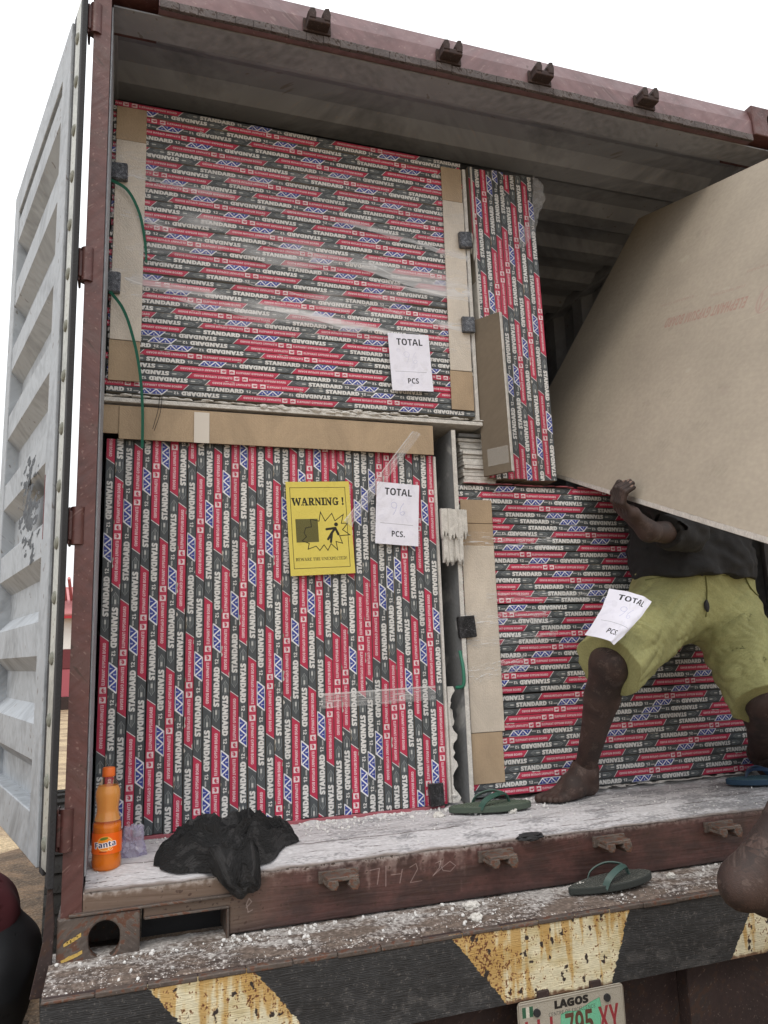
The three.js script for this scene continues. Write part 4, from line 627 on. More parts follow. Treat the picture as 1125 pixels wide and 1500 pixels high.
// ------------------------------------------------------------------ bottle, bag, cloth, slippers, small scraps
{ const o = thing('drink_bottle', 'orange soda bottle with orange cap and label standing on the sill', 'bottle', [0.093, 0.176, -0.12]);
  const out = [[0, 0.004], [0.02, 0.002], [0.029, 0.003], [0.033, 0.01], [0.0345, 0.025], [0.0335, 0.045], [0.0335, 0.09], [0.0335, 0.1], [0.0335, 0.108], [0.031, 0.118], [0.0262, 0.132], [0.0252, 0.142], [0.0272, 0.158], [0.0292, 0.172], [0.0285, 0.184], [0.024, 0.197], [0.0165, 0.208], [0.0125, 0.214], [0.0118, 0.226]];
  const bg = new THREE.LatheGeometry(out.map(([r, y]) => new THREE.Vector2(r, y)), 48), p = bg.attributes.position;
  for (let i = 0; i < p.count; i++) { const y = p.getY(i), a = Math.atan2(p.getZ(i), p.getX(i)); let k = 1; if (y > 0.105 && y < 0.2) k += 0.008 * Math.sin(a * 8 + y * 90); if (y < 0.03) k += 0.025 * Math.cos(a * 5); p.setX(i, p.getX(i) * k); p.setZ(i, p.getZ(i) * k); }
  bg.computeVertexNormals(); mesh('bottle_wall', strip(bg), MP({ color: new THREE.Color().setRGB(0.98, 0.9, 0.78), roughness: 0.12, transmission: 1, thickness: 0, ior: 1.4, side: THREE.DoubleSide }), o);
  const lq = new THREE.LatheGeometry([[0, 0.007], [0.018, 0.006], [0.028, 0.007], [0.0315, 0.012], [0.0328, 0.025], [0.0318, 0.045], [0.0318, 0.1], [0.0312, 0.11], [0, 0.1102]].map(([r, y]) => new THREE.Vector2(r, y)), 40); mesh('orange_soda', strip(lq), MP({ color: new THREE.Color().setRGB(0.92, 0.27, 0.015), roughness: 0.25, transmission: 0.25, thickness: 0.03, attenuationColor: new THREE.Color(1, 0.35, 0.02), attenuationDistance: 0.04 }), o);
  const fz = new THREE.LatheGeometry([[0.0292, 0.1165], [0.0248, 0.132], [0.0238, 0.142], [0.0258, 0.158], [0.0276, 0.172], [0.027, 0.182], [0.0226, 0.195]].map(([r, y]) => new THREE.Vector2(r, y)), 40); mesh('orange_film', strip(fz), MP({ color: new THREE.Color().setRGB(1.0, 0.56, 0.16), roughness: 0.6, transmission: 0.35, thickness: 0, transparent: true, opacity: 0.78, side: THREE.DoubleSide }), o);
  const capM = MS({ color: new THREE.Color().setRGB(0.8, 0.16, 0.02), roughness: 0.4 }), cg = new THREE.LatheGeometry([[0, 0.237], [0.0125, 0.237], [0.0145, 0.2355], [0.0148, 0.2225], [0.0148, 0.2215], [0.0151, 0.2205], [0.0151, 0.216], [0.012, 0.2155]].map(([r, y]) => new THREE.Vector2(r, y)), 60), cq = cg.attributes.position; for (let i = 0; i < cq.count; i++) { const y = cq.getY(i); if (y > 0.2195 && y < 0.236) { const a = Math.atan2(cq.getZ(i), cq.getX(i)), k = 1 + 0.015 * Math.sign(Math.sin(a * 30)); cq.setX(i, cq.getX(i) * k); cq.setZ(i, cq.getZ(i) * k); } } cg.computeVertexNormals(); mesh('cap', strip(cg), capM, o);
  const lt = canvasTex(1024, 256, (g, w, h) => { g.fillStyle = '#f0660e'; g.fillRect(0, 0, w, h); g.fillStyle = '#f58a2a'; for (let i = 0; i < 20; i++) { g.globalAlpha = 0.25; g.beginPath(); g.arc(rnd() * w, rnd() * h, 6 + rnd() * 18, 0, 7); g.fill(); } g.globalAlpha = 1; for (const cx of [256, 768]) { g.fillStyle = '#f7931e'; g.beginPath(); g.arc(cx, 128, 96, 0, 7); g.fill(); g.strokeStyle = '#f9d9a8'; g.lineWidth = 5; g.beginPath(); g.arc(cx, 128, 84, 0, 7); g.stroke(); g.fillStyle = '#6a7a1c'; g.beginPath(); g.ellipse(cx - 10, 62, 46, 18, -0.2, 0, 7); g.fill(); g.save(); g.translate(cx, 140); g.rotate(-0.12); g.font = 'bold 92px sans-serif'; g.textAlign = 'center'; g.lineWidth = 16; g.strokeStyle = '#f3ecec'; g.strokeText('Fanta', 0, 28); g.fillStyle = '#1e1b50'; g.fillText('Fanta', 0, 28); g.restore(); g.strokeStyle = '#fbe3b8'; g.lineWidth = 5; g.beginPath(); g.arc(cx + 62, 186, 24, 0, 5); g.stroke(); g.fillStyle = '#b3400c'; g.fillRect(cx - 60, 216, 80, 16); } });
  const lg = new THREE.CylinderGeometry(0.0342, 0.0342, 0.046, 48, 1, true); lg.translate(0, 0.068, 0); lg.rotateY(-Math.PI / 2 - 0.12); mesh('label', strip(lg), MS({ map: lt, roughness: 0.35, side: THREE.DoubleSide }), o); }
{ // crumpled clear bag behind it
  const g = mergeVertices(new THREE.IcosahedronGeometry(1, 7).deleteAttribute('uv').deleteAttribute('normal')), p = g.attributes.position; for (let i = 0; i < p.count; i++) { const q = V().fromBufferAttribute(p, i), r = 1 - 0.4 * Math.abs(n3(q.x * 1.6, q.y * 1.6, q.z * 1.6 + 5)) + 0.12 * n3(q.x * 4, q.y * 4, q.z * 4), k = 1 / Math.max(Math.abs(q.x), Math.abs(q.y) * 0.9, Math.abs(q.z), 0.72); p.setXYZ(i, q.x * k * 0.026 * r * (1 + 0.55 * Math.max(0, -q.y)), 0.036 + q.y * k * 0.036 * r, q.z * k * 0.022 * r); }
  const m = mesh('plastic_bag', triUV(g, true), MP({ color: new THREE.Color().setRGB(0.78, 0.76, 0.86), roughness: 0.15, transmission: 0.75, thickness: 0, ior: 1.3, side: THREE.DoubleSide })); m.position.set(0.155, 0.184, -0.2); tag(m, 'crumpled clear plastic bag behind the orange soda bottle', 'plastic bag'); }
{ // black T-shirt dropped over the sill edge: draped height field, one fold hanging in front
  const N = 190, M = 170, pos = [], idx = [], uv = [];
  const bump1 = (v, c, w) => Math.exp(-(((v - c) / w) ** 2)), ridge = (v, k) => 1 - Math.pow(Math.abs(v), k);
  for (let j = 0; j <= M; j++) for (let i = 0; i <= N; i++) {
    const a = i / N, b = j / M * 2 - 1, end = Math.pow(Math.sin(Math.PI * clamp(a * 0.97 + 0.015)), 0.5);
    const bk = (0.15 - 0.1 * a) * end + 0.02 * n3(a * 3, 2, 7) * end, ft = (0.085 - 0.05 * sstep(0.55, 1, a)) * end + 0.03 * n3(a * 4, 9, 7) * end + 0.08 * bump1(a, 0.42, 0.13);
    let s = (b < 0 ? b * bk : b * ft) - 0.05 * sstep(0.5, 1, a); // s < 0: back
    const x = 0.212 + 0.345 * a + 0.016 * n3(b * 1.6, a * 3, 2) * (1 - Math.abs(b)) + 0.07 * clamp((s - 0.06) / 0.14);
    const rim = Math.pow(clamp(1 - b * b), 0.45) * Math.pow(clamp(1 - (2 * a - 1) ** 2), 0.4), rb = sstep(-1, 0.05, b) * 0.9 + 0.1;
    const q = a * 2.0 + 0.3 * n3(a * 2, b * 1.2, 1), r1 = ridge(n3(q + b * 1.1, b * 0.9 - a * 1.5, 3), 0.8), r2 = ridge(n3(a * 4.6 - b * 2.6, b * 3.2 + a * 2, 8), 0.8), r3 = ridge(n3(a * 11 + b * 5, b * 6, 12), 0.9);
    let h = rim * (0.028 + 0.05 * r1 * (0.5 + 0.5 * rb) + 0.02 * r2 * rb * sstep(0.95, 0.2, Math.abs(b)) + 0.006 * r3 * rb * rb + 0.03 * bump1(a, 0.22, 0.16) * (b < 0.3 ? 1 : 0.4) + 0.018 * bump1(a, 0.62, 0.12)); h = Math.max(h, 0.003);
    const edge = 0.075; let z, y; // where s passes the sill edge it turns downwards
    if (s < edge) { z = -0.085 + s; y = mix(0.187, 0.17, sstep(-0.125, -0.01, z)) + h; } else { const t = s - edge; const o = 0.012 + h * 0.65; const th = clamp(t / 0.03) * Math.PI / 2; z = -0.01 + o * Math.sin(th) + 0.004; y = 0.17 + h * (1 - clamp(t / 0.03)) + 0.006 - Math.max(0, t - 0.012); if (t < 0.03) y = Math.max(y, 0.165); z += 0.012 * n3(a * 16, t * 9, 1) * clamp(t / 0.03); z = Math.max(z, 0.008); }
    pos.push(x, y, z); uv.push(a, b);
  }
  for (let j = 0; j < M; j++) for (let i = 0; i < N; i++) { const q = j * (N + 1) + i; idx.push(q, q + N + 1, q + 1, q + 1, q + N + 1, q + N + 2); }
  const g = new THREE.BufferGeometry(); g.setAttribute('position', new THREE.Float32BufferAttribute(pos, 3)); g.setAttribute('uv', new THREE.Float32BufferAttribute(uv, 2)); g.setIndex(idx); g.computeVertexNormals();
  const ft = dataTex(512, 512, (u, v) => { const f = fbm(u * 40, v * 40, 3, 3), d = sstep(0.25, 0.5, fbm(u * 9, v * 6, 12, 4) + 0.3 * sstep(0.3, 0.9, v)); const k = 26 * (1 + 0.2 * f); return lerp3([k, k, k * 1.05], [96, 94, 94], d * 0.32); });
  tag(mesh('black_shirt', g, MP({ map: ft, roughness: 0.95, sheen: 0.7, sheenRoughness: 0.45, side: THREE.DoubleSide, bumpMap: bump(0.4), bumpScale: 0.006 })), 'crumpled black cloth heaped on the sill with one corner hanging over', 'cloth'); }
{ const g = new THREE.CylinderGeometry(0.022, 0.022, 0.03, 24); g.rotateX(1.2); tag(Object.assign(mesh('tape_core', triUV(g), mZinc), {}), 'small grey roll lying behind the black cloth', 'tape roll').position.set(0.455, 0.205, -0.21); }
{ const g = rockGeo(1, 3, 0.3, 0.038, 0.01, 0.018); g.translate(1.16, 0.167, 0.0); tag(mesh('rubber_scrap', g, mRubber), 'small black rubber scrap on the sill edge', 'scrap'); }
// slippers: thong sandals
const soleOutline = (n = 40) => { const o = []; for (let i = 0; i < n; i++) { const t = i / n * Math.PI * 2, x = Math.cos(t), w = 0.041 + 0.008 * x - 0.006 * Math.cos(2 * t); o.push([x * 0.128, Math.sin(t) * w]); } return o; };
function slipper(label, pos, turn, soleC, topC, strapC, tilt = 0) {
  const o = thing('slipper', label, 'slipper', pos); o.rotation.set(0, turn, tilt, 'YXZ');
  const s = extrude(soleOutline(), 0.017, 0.003); s.rotateX(-Math.PI / 2); s.scale(1, 0.75, 1); s.translate(0, 0.006, 0); mesh('sole', triUV(s), MS({ color: new THREE.Color().setRGB(...soleC), roughness: 0.85, bumpMap: bump(0.06), bumpScale: 0.001 }), o);
  const nubs = []; for (let i = 0; i < 26; i++) for (let j = 0; j < 9; j++) { const x = -0.118 + i * 0.0093, z = (j - 4) * 0.0088; const hw = 0.041 + 0.008 * (x / 0.128) - 0.004; if ((x / 0.124) ** 2 + (z / hw) ** 2 > 0.93) continue; const b = new THREE.BoxGeometry(0.005, 0.003, 0.005); b.rotateY(Math.PI / 4); b.translate(x, 0.0215, z); nubs.push(triUV(b)); }
  const top = extrude(soleOutline().map(([a, b]) => [a * 0.975, b * 0.95]), 0.0012); top.rotateX(-Math.PI / 2); top.translate(0, 0.0202, 0); mesh('footbed', merge([triUV(top), ...nubs]), MS({ map: rep(dataTex(128, 128, (u, v) => { const f = tfbm(u, v, 12, 71, 3); return lerp3(topC, [150, 150, 140], sstep(0.15, 0.5, f) * 0.6); }), 0.1), roughness: 0.85 }), o);
  const sm = MS({ color: new THREE.Color().setRGB(...strapC), roughness: 0.5 });
  const st = (side) => { const pts = [[0.062, 0.02, 0], [0.05, 0.045, side * 0.008], [0.012, 0.052, side * 0.03], [-0.03, 0.036, side * 0.04], [-0.045, 0.014, side * 0.038]], c = new THREE.CatmullRomCurve3(pts.map((p) => V(...p))), pp = [], ii = []; const K = 26; for (let i = 0; i <= K; i++) { const t = i / K, p = c.getPoint(t), tg = c.getTangent(t), up = V(0, 1, 0), out = V(p.x * 0 , 0.9, side * 0.55).normalize(), wd = tg.clone().cross(out).normalize().multiplyScalar(mix(0.0035, 0.008, sstep(0, 0.5, t))), th = out.multiplyScalar(0.0016); for (const [a, b] of [[1, 1], [-1, 1], [-1, -1], [1, -1]]) pp.push(p.x + wd.x * a + th.x * b, p.y + wd.y * a + th.y * b, p.z + wd.z * a + th.z * b); }
    for (let i = 0; i < K; i++) for (let k = 0; k < 4; k++) { const a = i * 4 + k, b = i * 4 + (k + 1) % 4; ii.push(a, b, b + 4, a, b + 4, a + 4); } const g = new THREE.BufferGeometry(); g.setAttribute('position', new THREE.Float32BufferAttribute(pp, 3)); g.setIndex(ii); const q = g.toNonIndexed(); q.computeVertexNormals(); return triUV(q); };
  mesh('strap', st(1), sm, o); mesh('strap', st(-1), sm, o);
  return o;
}
slipper('green thong slipper on the floor in front of the lower bundles by the bare foot', [1.165, 0.1895, -0.245], -0.12, [0.06, 0.08, 0.06], [86, 98, 84], [0.02, 0.07, 0.05]);
slipper('dark thong slipper with green strap lying on the bumper ledge', [1.35, 0.036, 0.07], 0.02, [0.03, 0.035, 0.032], [70, 72, 68], [0.035, 0.075, 0.065], 0.05);
slipper('blue thong slipper on the deck at the right edge', [2.15, 0.19, -0.2], 2.86, [0.02, 0.05, 0.09], [62, 92, 104], [0.015, 0.035, 0.075]);
// gypsum crumbs: the bigger ones singly, the rest as scattered stuff
[[1.27, 0.045, 0.055, 0.013, 'white gypsum lump by the toe of the slipper on the ledge'], [0.955, 0.036, 0.05, 0.015, 'white gypsum lump on the ledge against the sill'], [0.93, 0.035, 0.13, 0.013, 'white gypsum lump at the front edge of the ledge'], [1.555, 0.036, 0.05, 0.01, 'small white gypsum lump right of the slipper on the ledge'], [1.0, 0.192, -0.25, 0.014, 'white gypsum lump on the floor by the black clip'], [1.215, 0.19, -0.2, 0.011, 'white gypsum lump before the green slipper']].forEach(([x, y, z, r, lab]) => { const g = rockGeo(r, 2, 0.35, 1.25, 0.8, 1); g.translate(x, y, z); tag(mesh('gypsum_lump', g, mGypsum), lab, 'gypsum lump'); });
{ const g = rockGeo(1, 1, 0.3), N = 5200, im = new THREE.InstancedMesh(g, MS({ color: new THREE.Color().setRGB(0.66, 0.65, 0.63), roughness: 1 }), N), m = new THREE.Matrix4(), q = new THREE.Quaternion(), e = new THREE.Euler(); let k = 0;
  while (k < N) { let x, y, z, r; const t = rnd();
    if (t < 0.3) { x = rr(0.1, 1.45); z = -0.35 + Math.abs(rr(-1, 1) * rnd()) * 0.16; y = 0.188; r = 0.0006 + 0.005 * rnd() ** 10; if (x < 0.6) r *= 0.6; } else if (t < 0.45) { x = rr(0.06, 2.3); z = rr(-0.34, -0.03); y = mix(0.1865, 0.168, sstep(-0.125, -0.01, z)); r = 0.0006 + 0.002 * rnd() ** 5; }
    else { x = rr(0.0, 2.3); z = 0.005 + Math.abs(rr(-1, 1) * rnd()) * 0.18; y = 0.032; const den = fbm(x * 5, z * 12, 3, 3) + 0.25 - 0.2 * sstep(1.0, 1.8, x); if (rnd() > clamp(den * 2.2)) continue; r = 0.0005 + 0.0042 * rnd() ** 13; if (x < 0.36 && z < 0.02) continue; }
    q.setFromEuler(e.set(rr(0, 6), rr(0, 6), rr(0, 6))); m.compose(V(x, y + r * 0.4, z), q, V(r * rr(0.8, 1.6), r * rr(0.6, 1), r)); im.setMatrixAt(k++, m); }
  im.name = 'gypsum_crumbs'; im.castShadow = im.receiveShadow = true; im.userData = { label: 'white gypsum crumbs scattered over the floor edge and bumper ledge', category: 'debris', kind: 'stuff' }; scene.add(im); }
{ // oil drum at the left edge
  const o = thing('oil_drum', 'black oil drum with a grey steel rim at the lower left edge', 'drum', [-0.42, GY, 0.62]);
  const pr = [[0, 0], [0.285, 0], [0.29, 0.01], [0.285, 0.03], [0.282, 0.28], [0.292, 0.3], [0.282, 0.32], [0.282, 0.56], [0.292, 0.58], [0.282, 0.6], [0.282, 0.85], [0.286, 0.862]]; const g = new THREE.LatheGeometry(pr.map(([r, y]) => new THREE.Vector2(r, y)), 64); mesh('drum_body', triUV(strip(g)), MS({ color: new THREE.Color().setRGB(0.012, 0.012, 0.014), roughness: 0.22 }), o);
  const r = new THREE.TorusGeometry(0.286, 0.011, 12, 72); r.rotateX(Math.PI / 2); r.translate(0, 0.872, 0); mesh('rim', strip(r), mZinc, o); const l = new THREE.CylinderGeometry(0.278, 0.278, 0.008, 64); l.translate(0, 0.858, 0); mesh('lid', strip(l), MS({ color: new THREE.Color().setRGB(0.01, 0.01, 0.012), roughness: 0.12 }), o);
  const b = new THREE.CylinderGeometry(0.03, 0.03, 0.02, 20); b.translate(0.14, 0.868, 0.05); mesh('bung', strip(b), mZinc, o); }
// ------------------------------------------------------------------ people: one smooth field per body, meshed by surface nets
function smin(a, b, k) { const h = clamp(0.5 + 0.5 * (b - a) / k); return mix(b, a, h) - k * h * (1 - h); }
function capsule(p, c) { // c = [ax, ay, az, ra, bx, by, bz, rb]
  const bx = c[4] - c[0], by = c[5] - c[1], bz = c[6] - c[2], px = p[0] - c[0], py = p[1] - c[1], pz = p[2] - c[2];
  const h = clamp((px * bx + py * by + pz * bz) / (bx * bx + by * by + bz * bz + 1e-12)), dx = px - bx * h, dy = py - by * h, dz = pz - bz * h;
  return Math.sqrt(dx * dx + dy * dy + dz * dz) - mix(c[3], c[7], h);
}
function ellip(p, cx, cy, cz, rx, ry, rz) { const x = (p[0] - cx) / rx, y = (p[1] - cy) / ry, z = (p[2] - cz) / rz, k = Math.sqrt(x * x + y * y + z * z); return (k - 1) * Math.min(rx, ry, rz); }
function nets(f, lo, hi, cell) {
  const n = [0, 1, 2].map((k) => Math.ceil((hi[k] - lo[k]) / cell) + 1), [nx, ny, nz] = n, val = new Float32Array(nx * ny * nz), p = [0, 0, 0];
  for (let z = 0, i = 0; z < nz; z++) for (let y = 0; y < ny; y++) for (let x = 0; x < nx; x++, i++) { p[0] = lo[0] + x * cell; p[1] = lo[1] + y * cell; p[2] = lo[2] + z * cell; val[i] = f(p); }
  const at = (x, y, z) => val[(z * ny + y) * nx + x], id = new Int32Array(nx * ny * nz).fill(-1), pos = [];
  for (let z = 0; z < nz - 1; z++) for (let y = 0; y < ny - 1; y++) for (let x = 0; x < nx - 1; x++) {
    let sx = 0, sy = 0, sz = 0, c = 0; const v = [];
    for (let k = 0; k < 8; k++) v.push(at(x + (k & 1), y + ((k >> 1) & 1), z + (k >> 2)));
    let neg = 0; for (const q of v) if (q < 0) neg++; if (neg === 0 || neg === 8) continue;
    for (let a = 0; a < 8; a++) for (const bit of [1, 2, 4]) { const b = a | bit; if (b === a || (v[a] < 0) === (v[b] < 0)) continue; const t = v[a] / (v[a] - v[b]); sx += (a & 1) + (bit === 1 ? t : 0); sy += ((a >> 1) & 1) + (bit === 2 ? t : 0); sz += (a >> 2) + (bit === 4 ? t : 0); c++; }
    id[(z * ny + y) * nx + x] = pos.length / 3; pos.push(lo[0] + (x + sx / c) * cell, lo[1] + (y + sy / c) * cell, lo[2] + (z + sz / c) * cell);
  }
  const idx = [], I = (x, y, z) => id[(z * ny + y) * nx + x];
  for (let z = 1; z < nz - 1; z++) for (let y = 1; y < ny - 1; y++) for (let x = 1; x < nx - 1; x++) { const a = at(x, y, z) < 0;
    const quad = (q, flip) => { if (q.some((k) => k < 0)) return; flip ? idx.push(q[0], q[2], q[1], q[0], q[3], q[2]) : idx.push(q[0], q[1], q[2], q[0], q[2], q[3]); };
    if (a !== at(x + 1, y, z) < 0) quad([I(x, y - 1, z - 1), I(x, y, z - 1), I(x, y, z), I(x, y - 1, z)], !a);
    if (a !== at(x, y + 1, z) < 0) quad([I(x - 1, y, z - 1), I(x - 1, y, z), I(x, y, z), I(x, y, z - 1)], !a);
    if (a !== at(x, y, z + 1) < 0) quad([I(x - 1, y - 1, z), I(x, y - 1, z), I(x, y, z), I(x - 1, y, z)], !a); }
  const N = pos.length / 3, nor = new Float32Array(N * 3), e = cell * 0.5;
  for (let i = 0; i < N; i++) { const q = [pos[i * 3], pos[i * 3 + 1], pos[i * 3 + 2]], g = [0, 1, 2].map((k) => { const a = q.slice(), b = q.slice(); a[k] += e; b[k] -= e; return f(a) - f(b); }), l = Math.hypot(...g) || 1; nor.set(g.map((k) => k / l), i * 3); }
  const g = new THREE.BufferGeometry(); g.setAttribute('position', new THREE.Float32BufferAttribute(pos, 3)); g.setAttribute('normal', new THREE.BufferAttribute(nor, 3)); g.setIndex(idx); return triUV(g);
}
const fieldOf = (bones, k) => (p) => { let d = 1e3; for (const b of bones) d = smin(d, capsule(p, b), k); return d; };
const bone = (a, ra, b, rb) => [...a, ra, ...b, rb];
const skinTex = rep(dataTex(512, 512, (u, v) => { const a = tfbm(u, v, 4, 201, 4), f = tfbm(u, v, 60, 203, 2); const c = lerp3([62, 45, 39], [46, 34, 30], sstep(-0.3, 0.4, a)).map((k) => k * (1 + 0.12 * f)), d = sstep(0.12, 0.5, tfbm(u, v, 9, 205, 4) + 0.4 * f); return lerp3(c, [116, 104, 97], d * 0.3); }), 0.4);
const mSkin = MP({ map: skinTex, roughness: 0.68, bumpMap: bump(0.05), bumpScale: 0.0006, sheen: 0.1 });
const mHair = MS({ color: new THREE.Color().setRGB(0.008, 0.007, 0.007), roughness: 1, bumpMap: bump(0.03), bumpScale: 0.004 });
const mEye = MS({ color: new THREE.Color().setRGB(0.6, 0.58, 0.54), roughness: 0.2 }), mNail = MS({ color: new THREE.Color().setRGB(0.2, 0.13, 0.1), roughness: 0.35 });
// a head: built at the origin looking to +z, then turned and placed
function headGeo(at, q) {
  const f = (p) => { let d = ellip(p, 0, 0.035, -0.01, 0.076, 0.095, 0.095); d = smin(d, ellip(p, 0, -0.045, 0.025, 0.054, 0.068, 0.066), 0.03); d = smin(d, capsule(p, [0, -0.05, -0.02, 0.05, 0, -0.13, -0.03, 0.054]), 0.03);
    d = smin(d, capsule(p, [0, 0.012, 0.088, 0.009, 0, -0.022, 0.106, 0.015]), 0.012); for (const s of [-1, 1]) { d = smin(d, capsule(p, [s * 0.008, -0.024, 0.098, 0.009, s * 0.014, -0.026, 0.094, 0.008]), 0.008); d = smin(d, capsule(p, [s * 0.078, 0.022, -0.012, 0.011, s * 0.075, -0.016, -0.004, 0.009]), 0.008); d = smin(d, capsule(p, [s * 0.014, 0.03, 0.086, 0.009, s * 0.046, 0.03, 0.07, 0.009]), 0.012); d = Math.max(d, -(Math.hypot(p[0] - s * 0.032, p[1] - 0.01, p[2] - 0.09) - 0.014)); }
    d = smin(d, capsule(p, [-0.02, -0.052, 0.086, 0.009, 0.02, -0.052, 0.086, 0.009]), 0.008); d = smin(d, capsule(p, [-0.017, -0.066, 0.085, 0.0095, 0.017, -0.066, 0.085, 0.0095]), 0.008); d = Math.max(d, -capsule(p, [-0.026, -0.059, 0.098, 0.003, 0.026, -0.059, 0.098, 0.003])); return d; };
  const g = nets(f, [-0.11, -0.2, -0.13], [0.11, 0.15, 0.14], 0.0042); g.applyQuaternion(q); g.translate(...at); return g;
}
function headExtras(o, at, q) {
  const h = nets((p) => Math.max(ellip(p, 0, 0.04, -0.014, 0.083, 0.099, 0.1) + 0.002 * n3(p[0] * 90, p[1] * 90, p[2] * 90), 0.058 - p[1] + (p[2] < 0 ? p[2] * 0.9 : -p[2] * 0.05)), [-0.11, -0.06, -0.14], [0.11, 0.16, 0.12], 0.005); h.applyQuaternion(q); h.translate(...at); mesh('hair', h, mHair, o);
  for (const s of [-1, 1]) { const e = new THREE.SphereGeometry(0.012, 16, 12); e.translate(s * 0.032, 0.01, 0.076); e.applyQuaternion(q); e.translate(...at); mesh('eye', strip(e), mEye, o); const i = new THREE.SphereGeometry(0.0055, 12, 8); i.translate(s * 0.032, 0.01, 0.0838); i.applyQuaternion(q); i.translate(...at); mesh('iris', strip(i), mHair, o); }
}
// a hand from joints: palm corners and five chains of points with radii
function handGeo(bones, lo, hi) { const f = (p) => { let d = 1e3; for (const b of bones) { let c = 1e3; for (const s of b.c) c = smin(c, capsule(p, s), 0.003); d = smin(d, c, b.k); } return d; }; return nets(f, lo, hi, 0.003); }
const add = (a, b, k = 1) => [a[0] + b[0] * k, a[1] + b[1] * k, a[2] + b[2] * k];
const footMesh = (heel, toe, ankle, s = 1) => { const b = footBones(heel, toe, ankle, s), main = b.slice(0, 5), toes = b.slice(5), f = (p) => { let d = 1e3; for (const c of main) d = smin(d, capsule(p, c), 0.02); let t = 1e3; for (const c of toes) t = smin(t, capsule(p, c), 0.0022); d = smin(d, t, 0.008); d = smin(d, Math.hypot(p[0] - ankle[0] - 0.004, (p[1] - ankle[1] + 0.012), p[2] - ankle[2] - 0.03) - 0.014, 0.02); return Math.max(d, heel[1] - p[1]); }; const lo = [0, 1, 2].map((k) => Math.min(heel[k], toe[k], ankle[k]) - 0.07), hi = [0, 1, 2].map((k) => Math.max(heel[k], toe[k], ankle[k]) + 0.07); hi[1] = ankle[1] + 0.03; return nets(f, lo, hi, 0.004); };
const footBones = (heel, toe, ankle, s = 1) => { // heel and toe on the ground
  const d = V(toe[0] - heel[0], 0, toe[2] - heel[2]).normalize(), sd = V(-d.z, 0, d.x), F = (t, w, h) => [mix(heel[0], toe[0], t) + sd.x * w, heel[1] + h, mix(heel[2], toe[2], t) + sd.z * w];
  const b = [bone(F(0.1, 0, 0.03), 0.032, F(0.45, 0, 0.036), 0.034), bone(F(0.45, 0.008, 0.034), 0.033, F(0.78, 0.012, 0.018), 0.02), bone(F(0.45, -0.012, 0.03), 0.03, F(0.76, -0.022, 0.016), 0.018), bone(ankle, 0.04, F(0.42, 0, 0.05), 0.03), bone(ankle, 0.042, F(0.12, 0, 0.04), 0.034)];
  [[0.032, 1, 0.0145], [0.013, 0.99, 0.0105], [-0.003, 0.96, 0.01], [-0.018, 0.92, 0.0095], [-0.031, 0.87, 0.009]].forEach(([w, t, r]) => b.push(bone(F(0.74, w * 0.9, 0.017), r * 1.1, F(t, w * s, 0.011), r)));
  return b; };

